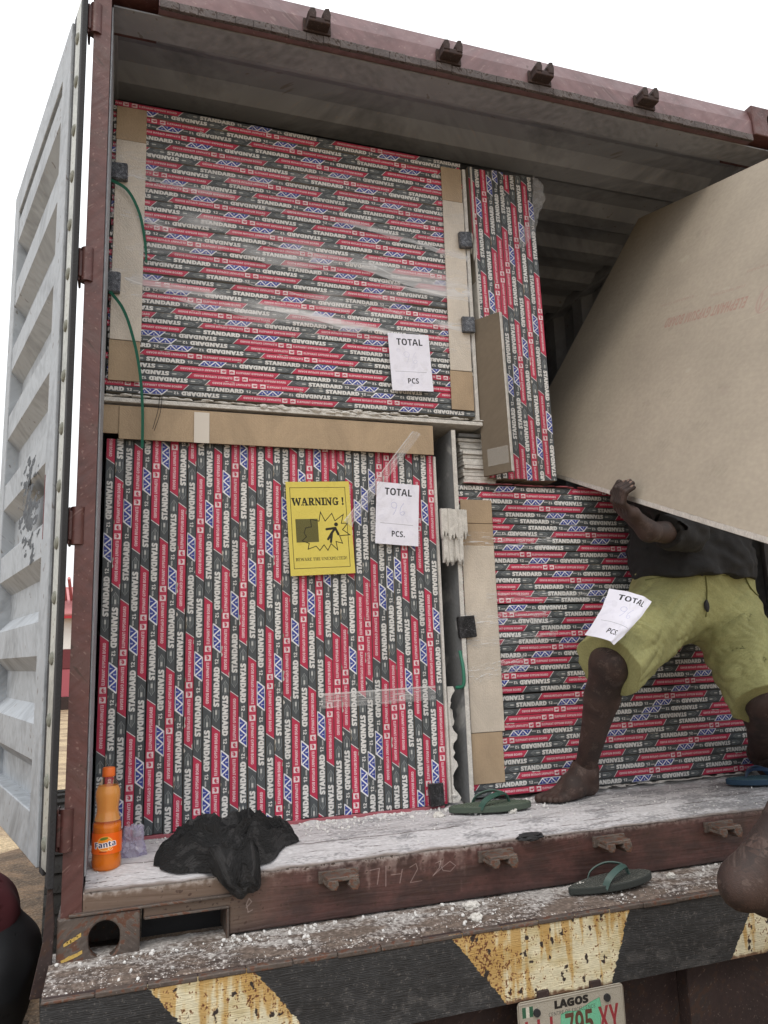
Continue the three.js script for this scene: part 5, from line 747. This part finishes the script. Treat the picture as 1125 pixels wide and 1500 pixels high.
{ // the man in the container
  const o = thing('person', 'person in dark shirt and olive green shorts, barefoot, lunging under the carried board', 'person', [0, 0, 0]);
  const hipR = [1.845, 0.775, -0.215], hipL = [2.065, 0.775, -0.215], kneeR = [1.512, 0.605, -0.085], kneeL = [2.0, 0.475, -0.0], ankR = [1.54, 0.268, -0.312], ankL = [2.245, 0.272, -0.3];
  const chest = [1.965, 1.14, -0.245], neck = [1.975, 1.345, -0.225], shR = [1.8, 1.27, -0.235], shL = [2.14, 1.275, -0.235];
  // hand under the board's lower edge
  const E0 = V(1.5253, 1.0905, 0.0405), n = V(-0.90284, 0.42875, -0.03261).normalize(), al = V(-0.18961, -0.3289, 0.92513).normalize(), u = V(2.2148, 2.494, -0.6093).sub(V(1.7517, 1.4843, -1.0632)).normalize();
  const Q = (a, nn, uu) => { const q = E0.clone().addScaledVector(al, a).addScaledVector(n, nn).addScaledVector(u, uu); return [q.x, q.y, q.z]; };
  const wrist = Q(0.035, -0.10, -0.055), elbow = [1.80, 1.0, -0.03];
  const hand = []; const finger = (a, len, r, tipIn = 0) => { const L = len; hand.push({ k: 0.005, c: [bone(Q(a, -0.022, -0.03), r * 1.12, Q(a + 0.002, 0.024, -0.02), r * 1.05), bone(Q(a + 0.002, 0.024, -0.02), r * 1.05, Q(a + 0.004, 0.034, 0.016 * L), r), bone(Q(a + 0.004, 0.034, 0.016 * L), r, Q(a + 0.003 + tipIn, 0.019, 0.043 * L), r * 0.86)] }); };
  finger(-0.012, 0.98, 0.0098); finger(0.01, 1.12, 0.0102, 0.002); finger(0.032, 1.04, 0.0098, 0.001); finger(0.053, 0.8, 0.0086);
  hand.push({ k: 0.016, c: [bone(Q(-0.008, -0.022, -0.03), 0.0155, Q(0.05, -0.022, -0.03), 0.0145)] }, { k: 0.02, c: [bone(Q(0.02, -0.03, -0.034), 0.019, wrist, 0.024)] }, { k: 0.02, c: [bone(Q(0.046, -0.026, -0.032), 0.015, wrist, 0.022)] }, { k: 0.02, c: [bone(Q(-0.004, -0.026, -0.032), 0.0165, wrist, 0.023)] });
  hand.push({ k: 0.01, c: [bone(Q(0.006, -0.06, -0.045), 0.019, Q(-0.036, -0.012, -0.03), 0.0145), bone(Q(-0.036, -0.012, -0.03), 0.0135, Q(-0.046, 0.018, 0.004), 0.0115), bone(Q(-0.046, 0.018, 0.004), 0.0115, Q(-0.043, 0.02, 0.038), 0.0095)] });
  hand.push({ k: 0.02, c: [bone(wrist, 0.026, add(wrist, [elbow[0] - wrist[0], elbow[1] - wrist[1], elbow[2] - wrist[2]], 0.3), 0.031)] });
  const hc = Q(0.01, -0.03, 0); const hg = handGeo(hand, add(hc, [-0.12, -0.13, -0.12]), add(hc, [0.17, 0.12, 0.13]));
  // the other arm reaches up to the board's back
  const elL = [2.26, 1.06, -0.12], wrL = [2.16, 1.2, 0.03];
  const bones = [bone(hipR, 0.1, [1.955, 0.9, -0.22], 0.12), bone(hipL, 0.1, [1.955, 0.9, -0.22], 0.12), bone([1.955, 0.9, -0.22], 0.125, chest, 0.135), bone([1.88, 1.12, -0.235], 0.115, [1.87, 1.24, -0.235], 0.09), bone([2.05, 1.12, -0.235], 0.115, [2.06, 1.24, -0.235], 0.09), bone(chest, 0.12, neck, 0.058), bone(neck, 0.055, add(neck, [0, 0.08, 0.01]), 0.052),
    bone(hipR, 0.092, kneeR, 0.06), bone(kneeR, 0.056, mixA(kneeR, ankR, 0.3), 0.05), bone(mixA(kneeR, ankR, 0.3), 0.05, ankR, 0.031), bone(hipL, 0.092, kneeL, 0.06), bone(kneeL, 0.056, mixA(kneeL, ankL, 0.3), 0.056), bone(mixA(kneeL, ankL, 0.3), 0.056, ankL, 0.036),
    bone(add(kneeR, [-0.012, 0.004, 0.03]), 0.034, add(kneeR, [-0.01, -0.02, 0.028]), 0.03), bone(mixA(kneeR, ankR, 0.16), 0.04, add(mixA(kneeR, ankR, 0.42), [0.012, 0, -0.02]), 0.04), bone(add(kneeL, [0, 0.004, 0.032]), 0.034, add(kneeL, [0, -0.02, 0.03]), 0.03),
    bone(shR, 0.058, elbow, 0.042), bone(elbow, 0.04, mixA(elbow, wrist, 0.3), 0.041), bone(mixA(elbow, wrist, 0.3), 0.041, wrist, 0.027), bone(shL, 0.058, elL, 0.042), bone(elL, 0.042, wrL, 0.027), bone([1.9, 1.29, -0.235], 0.06, shR, 0.06), bone([2.04, 1.29, -0.235], 0.06, shL, 0.06),
    bone(ankR, 0.033, add(ankR, [0, -0.02, 0]), 0.03), bone(ankL, 0.033, add(ankL, [0, -0.02, 0]), 0.03)];
  const feet = [footMesh([1.572, 0.189, -0.325], [1.366, 0.189, -0.262], ankR, 1), footMesh([2.275, 0.189, -0.33], [2.24, 0.189, -0.1], ankL, -1)];
  const body = nets(fieldOf(bones, 0.024), [1.32, 0.17, -0.46], [2.42, 1.46, 0.14], 0.0105);
  // left hand, flat behind the board
  const lh = []; const wv = V(-0.35, 0.75, 0.35).normalize(), sv = V(0.2, -0.3, 0.93).normalize(); const P = (a, b, c = 0) => { const q = V(...wrL).addScaledVector(wv, a).addScaledVector(sv, b).addScaledVector(V(-0.9, -0.4, 0), c); return [q.x, q.y, q.z]; };
  [[-0.03, 0.16], [-0.01, 0.176], [0.011, 0.168], [0.031, 0.145]].forEach(([b, l]) => lh.push({ k: 0.005, c: [bone(P(0.075, b * 0.9), 0.0105, P(0.12, b), 0.0095), bone(P(0.12, b), 0.0095, P(l, b * 1.05, 0.012), 0.008)] }));
  lh.push({ k: 0.018, c: [bone(P(0, 0), 0.025, P(0.08, -0.026), 0.0145)] }, { k: 0.018, c: [bone(P(0, 0), 0.025, P(0.08, 0.026), 0.0145)] }, { k: 0.018, c: [bone(P(0.01, 0), 0.022, P(0.08, 0), 0.016)] }, { k: 0.01, c: [bone(P(0.02, -0.02), 0.018, P(0.06, -0.05), 0.0125), bone(P(0.06, -0.05), 0.0125, P(0.095, -0.06, 0.01), 0.0095)] });
  const lc = P(0.07, 0), lg = handGeo(lh, add(lc, [-0.15, -0.15, -0.15]), add(lc, [0.15, 0.15, 0.15]));
  const hq = new THREE.Quaternion().setFromEuler(new THREE.Euler(0.2, -0.45, 0.06)), hAt = [1.985, 1.5, -0.19];
  const m = mesh('body', merge([body, hg, lg, ...feet, headGeo(hAt, hq)]), mSkin, o); headExtras(o, hAt, hq);
  // nails
  for (const [a, L, r, ti] of [[-0.012, 0.98, 0.0098, 0], [0.01, 1.12, 0.0102, 0.002], [0.032, 1.04, 0.0098, 0.001], [0.053, 0.8, 0.0086, 0]]) { const g = new THREE.SphereGeometry(1, 12, 8); g.scale(0.0062, 0.0085, 0.0022); g.applyMatrix4(new THREE.Matrix4().makeBasis(al, u.clone().multiplyScalar(0.9).addScaledVector(n, -0.4).normalize(), n.clone().multiplyScalar(0.9).addScaledVector(u, 0.4).normalize())); g.translate(...Q(a + 0.003 + ti, 0.0265, 0.0425 * L)); mesh('fingernail', strip(g), mNail, o); }
  // shorts
  const wr = (p, s) => 0.011 * (0.32 - Math.abs(n3(p[0] * 5 + s, p[1] * 12 - p[0] * 8, p[2] * 7))) + 0.0032 * (0.3 - Math.abs(n3(p[0] * 13, p[1] * 24 + p[0] * 14, p[2] * 14)));
  const legCut = (p, hip, knee, over) => { const d = V(knee[0] - hip[0], knee[1] - hip[1], knee[2] - hip[2]), L = d.length(); d.normalize(); return (p[0] - hip[0]) * d.x + (p[1] - hip[1]) * d.y + (p[2] - hip[2]) * d.z - L - over; };
  const extR = add(kneeR, [kneeR[0] - hipR[0], kneeR[1] - hipR[1], kneeR[2] - hipR[2]], 0.5), extL = add(kneeL, [kneeL[0] - hipL[0], kneeL[1] - hipL[1], kneeL[2] - hipL[2]], 0.5);
  const shape = (p) => { const w = wr(p, 3); let r = capsule(p, bone(hipR, 0.118, extR, 0.096)) + w, l = capsule(p, bone(hipL, 0.118, extL, 0.1)) + w; r = Math.max(r, legCut(p, hipR, kneeR, 0.012)); l = Math.max(l, legCut(p, hipL, kneeL, 0.01)); let t = smin(capsule(p, bone(hipR, 0.118, [1.87, 0.93, -0.22], 0.115)), capsule(p, bone(hipL, 0.118, [2.06, 0.93, -0.22], 0.115)), 0.06); t = smin(t, capsule(p, bone([1.955, 0.8, -0.215], 0.132, [1.955, 0.93, -0.22], 0.138)), 0.05) + w * 0.6; t = Math.max(t, p[1] - 0.893 + 0.02 * (p[0] - 1.95)); return Math.min(smin(r, t, 0.03), smin(l, t, 0.03)); };
  const shell = (f, t) => (p) => { const d = f(p); return Math.max(d, -(d + t)); };
  const shortsTex = rep(dataTex(512, 512, (u, v) => { const a = tfbm(u, v, 3, 211, 4), f = tfbm(u, v, 70, 213, 2); return lerp3([156, 155, 106], [139, 138, 92], sstep(-0.3, 0.4, a)).map((k) => k * (1 + 0.09 * f)); }), 0.5);
  const mShorts = MP({ map: shortsTex, roughness: 0.9, bumpMap: bump(0.08), bumpScale: 0.0012, sheen: 0.2, sheenRoughness: 0.7, side: THREE.DoubleSide });
  const sf = shell(shape, 0.012); mesh('shorts', nets(sf, [1.36, 0.36, -0.37], [2.26, 0.93, 0.15], 0.0058), mShorts, o);
  // pocket seam, fly and zip
  const onZ = (x, y) => { let z = 0.14; for (let i = 0; i < 120; i++) { const d = shape([x, y, z]); if (d < 0.0015) break; z -= Math.max(0.0012, d * 0.7); } return z; };
  const seam = (pts, r, mt, nm) => mesh(nm, tube(pts.map(([x, y]) => [x, y, onZ(x, y) + r * 0.4]), r, 50, 6), mt, o), mSeam = MS({ color: new THREE.Color().setRGB(0.13, 0.13, 0.04), roughness: 0.9 });
  seam([[1.9, 0.885], [1.9, 0.84], [1.897, 0.79], [1.895, 0.74]], 0.0022, mSeam, 'fly_seam'); seam([[2.07, 0.888], [2.085, 0.84], [2.12, 0.812], [2.16, 0.812]], 0.0024, mSeam, 'pocket_seam'); seam([[1.74, 0.868], [1.8, 0.875], [1.9, 0.872], [2.0, 0.872], [2.1, 0.87]], 0.002, mSeam, 'waist_seam');
  { const z = onZ(1.893, 0.79); const g = rockGeo(1, 2, 0.15, 0.009, 0.02, 0.006); g.translate(1.893, 0.775, z + 0.004); mesh('zip_pull', g, mRubber, o); const b = new THREE.SphereGeometry(0.008, 14, 10); b.scale(1, 1, 0.5); b.translate(1.888, 0.878, onZ(1.888, 0.878) + 0.002); mesh('button', strip(b), mRubber, o); }
  // shirt
  const top = (p) => { const w = 0.011 * n3(p[0] * 5, p[1] * 9 + p[0] * 4, p[2] * 6) + 0.005 * n3(p[0] * 17, p[1] * 22, p[2] * 15); let d = capsule(p, bone([1.9, 0.9, -0.21], 0.158, [1.9, 1.2, -0.235], 0.13)); d = smin(d, capsule(p, bone([2.02, 0.9, -0.21], 0.158, [2.02, 1.2, -0.235], 0.13)), 0.05); d = smin(d, capsule(p, bone([1.9, 1.28, -0.235], 0.078, shR, 0.075)), 0.04); d = smin(d, capsule(p, bone([2.03, 1.28, -0.235], 0.078, shL, 0.075)), 0.04);
    for (const [s, e] of [[shR, elbow], [shL, elL]]) { d = smin(d, capsule(p, bone(s, 0.078, e, 0.062)), 0.03); }
    { const c = mixA(elbow, wrist, 0.58); d = smin(d, Math.max(capsule(p, bone(elbow, 0.062, mixA(elbow, wrist, 0.85), 0.05)), legCut(p, elbow, c, 0)), 0.02); }
    d += w; d = Math.max(d, 0.868 + 0.012 * n3(p[0] * 8, 1, p[2] * 5) - p[1] - 0.008 * (p[0] - 1.95)); return Math.max(d, -(Math.hypot(p[0] - neck[0], (p[1] - 1.37) * 0.7, p[2] - neck[2]) - 0.075)); };
  const mShirt = MP({ color: new THREE.Color().setRGB(0.019, 0.019, 0.02), roughness: 0.95, sheen: 0.2, bumpMap: bump(0.1), bumpScale: 0.001, side: THREE.DoubleSide });
  mesh('shirt', nets(shell(top, 0.013), [1.66, 0.83, -0.43], [2.32, 1.4, 0.06], 0.0065), mShirt, o);
  // the third sheet, stuck on the thigh of the shorts
  const t3 = mesh('total_sheet', (() => { const g = new THREE.PlaneGeometry(1, 1, 20, 24), p = g.attributes.position, c = [V(1.391, 0.6935, -0.02), V(1.42, 0.662, 0.075), V(1.488, 0.828, -0.02), V(1.557, 0.781, 0.078)]; for (let i = 0; i < p.count; i++) { const a = p.getX(i) + 0.5, b = p.getY(i) + 0.5, q = c[0].clone().lerp(c[1], a).lerp(c[2].clone().lerp(c[3], a), b); q.z += 0.03 * Math.sin(a * Math.PI) + 0.012 * Math.sin(b * Math.PI) + 0.004 * n3(a * 2.5, b * 3, 2); p.setXYZ(i, q.x - 1.47, q.y - 0.742, q.z); } g.computeVertexNormals(); return strip(g); })(), sheetMat(totalTex(2, true)));
  t3.position.set(1.47, 0.742, 0); tag(t3, 'white TOTAL PCS sheet stuck tilted on the leg of the green shorts', 'paper sheet');
}
function mixA(a, b, t) { return [mix(a[0], b[0], t), mix(a[1], b[1], t), mix(a[2], b[2], t)]; }
{ // the helper on the ground at the right: only a bent elbow comes into the picture
  const o = thing('person', 'person standing at the right edge, only a bare bent elbow in view', 'person', [0, 0, 0]);
  const c = [1.66, 0.72], sL = [1.445, 0.43, c[1] + 0.03], sR = [1.86, 0.43, c[1] + 0.03], eL = [1.222, 0.218, 0.7], wL = [1.47, 0.145, 0.63], eR = [2.02, 0.17, 0.68], wR = [1.8, 0.15, 0.56];
  const hipL = [c[0] - 0.09, -0.1, c[1]], hipR = [c[0] + 0.09, -0.1, c[1]], kL = [c[0] - 0.1, -0.52, c[1] - 0.03], kR = [c[0] + 0.1, -0.52, c[1] - 0.03], aL = [c[0] - 0.1, GY + 0.08, c[1] + 0.02], aR = [c[0] + 0.1, GY + 0.08, c[1] + 0.02], chest = [c[0], 0.26, c[1]], neck = [c[0], 0.49, c[1]];
  const bones = [bone(hipL, 0.1, [c[0], 0.02, c[1]], 0.115), bone(hipR, 0.1, [c[0], 0.02, c[1]], 0.115), bone([c[0], 0.02, c[1]], 0.12, chest, 0.13), bone([c[0] - 0.09, 0.25, c[1]], 0.11, [c[0] - 0.09, 0.38, c[1]], 0.085), bone([c[0] + 0.09, 0.25, c[1]], 0.11, [c[0] + 0.09, 0.38, c[1]], 0.085), bone(chest, 0.12, neck, 0.058), bone(neck, 0.055, add(neck, [0, 0.08, -0.01]), 0.052),
    bone(add(eL, [-0.02, -0.012, 0.005]), 0.022, eL, 0.034), bone(sL, 0.055, mixA(sL, eL, 0.45), 0.05), bone(mixA(sL, eL, 0.45), 0.05, eL, 0.041), bone(eL, 0.041, mixA(eL, wL, 0.3), 0.048), bone(mixA(eL, wL, 0.3), 0.047, wL, 0.029), bone(sR, 0.055, eR, 0.04), bone(eR, 0.04, mixA(eR, wR, 0.3), 0.044), bone(mixA(eR, wR, 0.3), 0.044, wR, 0.028), bone([c[0] - 0.06, 0.44, c[1]], 0.06, sL, 0.058), bone([c[0] + 0.06, 0.44, c[1]], 0.06, sR, 0.058),
    bone(hipL, 0.09, kL, 0.06), bone(kL, 0.056, mixA(kL, aL, 0.3), 0.056), bone(mixA(kL, aL, 0.3), 0.056, aL, 0.036), bone(hipR, 0.09, kR, 0.06), bone(kR, 0.056, mixA(kR, aR, 0.3), 0.056), bone(mixA(kR, aR, 0.3), 0.056, aR, 0.036), ...footBones([aL[0], GY, aL[2] + 0.05], [aL[0] - 0.02, GY, aL[2] - 0.19], aL), ...footBones([aR[0], GY, aR[2] + 0.05], [aR[0] + 0.02, GY, aR[2] - 0.19], aR)];
  const body = nets(fieldOf(bones, 0.026), [1.12, GY - 0.02, 0.42], [2.12, 0.62, 0.9], 0.0115);
  const hs = [wL, wR].map((w, k) => { const s = k ? -1 : 1, fw = V(s * 0.8, -0.05, -0.6).normalize(), sv = V(0, 1, 0), P = (a, b, d = 0) => { const q = V(...w).addScaledVector(fw, a).addScaledVector(sv, b).addScaledVector(V(-s * 0.5, 0, -0.8), d); return [q.x, q.y, q.z]; }, hb = [];
    [[-0.03, 0.145], [-0.01, 0.165], [0.011, 0.17], [0.031, 0.155]].forEach(([b, l]) => hb.push({ k: 0.005, c: [bone(P(0.075, b * 0.9), 0.0105, P(0.12, b, 0.008), 0.0095), bone(P(0.12, b, 0.008), 0.0095, P(l, b, 0.026), 0.008)] }));
    hb.push({ k: 0.018, c: [bone(P(0, 0), 0.026, P(0.08, -0.026), 0.0145)] }, { k: 0.018, c: [bone(P(0, 0), 0.026, P(0.08, 0.026), 0.0145)] }, { k: 0.018, c: [bone(P(0.01, 0), 0.022, P(0.08, 0), 0.016)] }, { k: 0.01, c: [bone(P(0.02, 0.02), 0.018, P(0.06, 0.052), 0.0125), bone(P(0.06, 0.052), 0.0125, P(0.095, 0.06, 0.01), 0.0095)] }); const lc = P(0.07, 0); return handGeo(hb, add(lc, [-0.15, -0.12, -0.15]), add(lc, [0.15, 0.12, 0.15])); });
  const hq = new THREE.Quaternion().setFromEuler(new THREE.Euler(0.1, Math.PI - 0.25, 0)), hAt = [c[0], 0.635, c[1] - 0.03];
  mesh('body', merge([body, ...hs, headGeo(hAt, hq)]), mSkin, o); headExtras(o, hAt, hq);
  const vest = (p) => { let d = capsule(p, bone([c[0] - 0.06, -0.05, c[1]], 0.135, [c[0] - 0.07, 0.3, c[1]], 0.118)); d = smin(d, capsule(p, bone([c[0] + 0.06, -0.05, c[1]], 0.135, [c[0] + 0.07, 0.3, c[1]], 0.118)), 0.05); d = smin(d, capsule(p, bone([c[0] - 0.1, 0.42, c[1]], 0.075, [c[0] + 0.1, 0.42, c[1]], 0.075)), 0.06) + 0.006 * n3(p[0] * 8, p[1] * 12, p[2] * 8); d = Math.max(d, -0.16 - p[1]); return Math.max(d, -(Math.hypot(p[0] - c[0], (p[1] - 0.54) * 0.7, p[2] - c[1]) - 0.085)); };
  const sh = (f, t) => (p) => { const d = f(p); return Math.max(d, -(d + t)); };
  mesh('vest', nets(sh(vest, 0.014), [1.42, -0.2, 0.5], [1.9, 0.52, 0.94], 0.0075), MS({ color: new THREE.Color().setRGB(0.05, 0.05, 0.06), roughness: 0.95, side: THREE.DoubleSide }), o);
  const tr = (p) => Math.max(smin(smin(capsule(p, bone(hipL, 0.112, kL, 0.085)), capsule(p, bone(kL, 0.085, aL, 0.07)), 0.02), smin(capsule(p, bone(hipR, 0.112, kR, 0.085)), capsule(p, bone(kR, 0.085, aR, 0.07)), 0.02), 0.03) + 0.006 * n3(p[0] * 9, p[1] * 9, p[2] * 9), p[1] + 0.04, GY + 0.11 - p[1]);
  mesh('trousers', nets(sh(tr, 0.014), [1.4, GY + 0.05, 0.5], [1.92, 0.0, 0.92], 0.0075), MS({ color: new THREE.Color().setRGB(0.03, 0.035, 0.05), roughness: 0.9, side: THREE.DoubleSide }), o);
}
{ // someone bending at the left of the container, mostly outside the picture
  const o = thing('person', 'person in dark red top and black trousers at the left edge below the door', 'person', [0, 0, 0]);
  const z = -0.3, hip = [-0.2, -0.06, z], X = -0.2;
  const hL = [X, -0.08, z - 0.09], hR = [X, -0.08, z + 0.09], kL = [X - 0.02, -0.52, z - 0.1], kR = [X - 0.02, -0.52, z + 0.1], aL = [X + 0.03, GY + 0.08, z - 0.1], aR = [X + 0.03, GY + 0.08, z + 0.1], ch = [X - 0.42, 0.2, z], nk = [X - 0.58, 0.32, z], sL = [X - 0.5, 0.27, z - 0.18], sR = [X - 0.5, 0.27, z + 0.18], eL = [X - 0.56, 0.0, z - 0.22], eR = [X - 0.56, 0.0, z + 0.22], wL = [X - 0.62, -0.22, z - 0.16], wR = [X - 0.62, -0.22, z + 0.16];
  const bones = [bone(hL, 0.1, [X - 0.06, 0.02, z], 0.115), bone(hR, 0.1, [X - 0.06, 0.02, z], 0.115), bone([X - 0.06, 0.02, z], 0.12, ch, 0.13), bone(ch, 0.12, nk, 0.058), bone(nk, 0.055, add(nk, [-0.07, 0.05, 0]), 0.052), bone(ch, 0.1, sL, 0.06), bone(ch, 0.1, sR, 0.06), bone(sL, 0.055, eL, 0.04), bone(eL, 0.042, wL, 0.027), bone(sR, 0.055, eR, 0.04), bone(eR, 0.042, wR, 0.027), bone(hL, 0.09, kL, 0.06), bone(kL, 0.056, aL, 0.036), bone(hR, 0.09, kR, 0.06), bone(kR, 0.056, aR, 0.036), ...footBones([aL[0] + 0.05, GY, aL[2]], [aL[0] - 0.19, GY, aL[2]], aL), ...footBones([aR[0] + 0.05, GY, aR[2]], [aR[0] - 0.19, GY, aR[2]], aR)];
  const body = nets(fieldOf(bones, 0.026), [-1.1, GY - 0.02, z - 0.34], [0.02, 0.5, z + 0.34], 0.013);
  const hs = [wL, wR].map((w, k) => { const s = k ? 1 : -1, fw = V(-0.4, -0.9, -s * 0.1).normalize(), sv = V(-0.9, 0.4, 0), P = (a, b, d = 0) => { const q = V(...w).addScaledVector(fw, a).addScaledVector(sv, b).addScaledVector(V(0, 0, -s), d); return [q.x, q.y, q.z]; }, hb = [];
    [[-0.03, 0.145], [-0.01, 0.165], [0.011, 0.17], [0.031, 0.155]].forEach(([b, l]) => hb.push({ k: 0.005, c: [bone(P(0.075, b * 0.9), 0.0105, P(0.12, b, 0.01), 0.0095), bone(P(0.12, b, 0.01), 0.0095, P(l, b, 0.03), 0.008)] }));
    hb.push({ k: 0.018, c: [bone(P(0, 0), 0.026, P(0.08, -0.026), 0.0145)] }, { k: 0.018, c: [bone(P(0, 0), 0.026, P(0.08, 0.026), 0.0145)] }, { k: 0.01, c: [bone(P(0.02, 0.02), 0.018, P(0.06, 0.052), 0.0125), bone(P(0.06, 0.052), 0.0125, P(0.095, 0.06, 0.01), 0.0095)] }); const lc = P(0.07, 0); return handGeo(hb, add(lc, [-0.13, -0.13, -0.12]), add(lc, [0.13, 0.13, 0.12])); });
  const hq = new THREE.Quaternion().setFromEuler(new THREE.Euler(0.5, -Math.PI / 2, 0, 'YXZ')), hAt = add(nk, [-0.15, 0.1, 0]);
  mesh('body', merge([body, ...hs, headGeo(hAt, hq)]), mSkin, o); headExtras(o, hAt, hq);
  const sh = (f, t) => (p) => { const d = f(p); return Math.max(d, -(d + t)); };
  const tr = (p) => Math.max(smin(smin(smin(capsule(p, bone(hL, 0.122, kL, 0.085)), capsule(p, bone(kL, 0.085, aL, 0.07)), 0.02), smin(capsule(p, bone(hR, 0.122, kR, 0.085)), capsule(p, bone(kR, 0.085, aR, 0.07)), 0.02), 0.05), capsule(p, bone([X, -0.05, z], 0.15, [X - 0.07, 0.04, z], 0.135)), 0.05) + 0.006 * n3(p[0] * 8, p[1] * 10, p[2] * 8), 0.64 * (p[1] - 0.075) - 0.76 * (p[0] - X) - 0.1, GY + 0.11 - p[1]);
  mesh('trousers', nets(sh(tr, 0.014), [-0.45, GY + 0.05, z - 0.3], [0.04, 0.2, z + 0.3], 0.008), MS({ color: new THREE.Color().setRGB(0.012, 0.013, 0.015), roughness: 0.6, side: THREE.DoubleSide }), o);
  const tp3 = (p) => { let d = capsule(p, bone([X - 0.05, 0.035, z], 0.15, ch, 0.155)); for (const [s, e] of [[sL, eL], [sR, eR]]) d = smin(d, Math.max(capsule(p, bone(s, 0.075, e, 0.06)), (s[1] - p[1]) - 0.15), 0.04); d = smin(d, capsule(p, bone(sL, 0.075, sR, 0.075)), 0.04) + 0.006 * n3(p[0] * 9, p[1] * 9, p[2] * 9); d = Math.max(d, -0.1 + (p[0] - X) * 0.76 - 0.64 * (p[1] - 0.1) + 0.0); return Math.max(d, -(Math.hypot(p[0] - nk[0] + 0.04, p[1] - nk[1] - 0.03, p[2] - nk[2]) - 0.075)); };
  mesh('top', nets(sh(tp3, 0.014), [-0.95, -0.1, z - 0.36], [0.0, 0.5, z + 0.36], 0.009), MS({ color: new THREE.Color().setRGB(0.06, 0.008, 0.012), roughness: 0.9, side: THREE.DoubleSide }), o);
}
camera.far = 1500; camera.updateProjectionMatrix();
renderer.render(scene, camera);
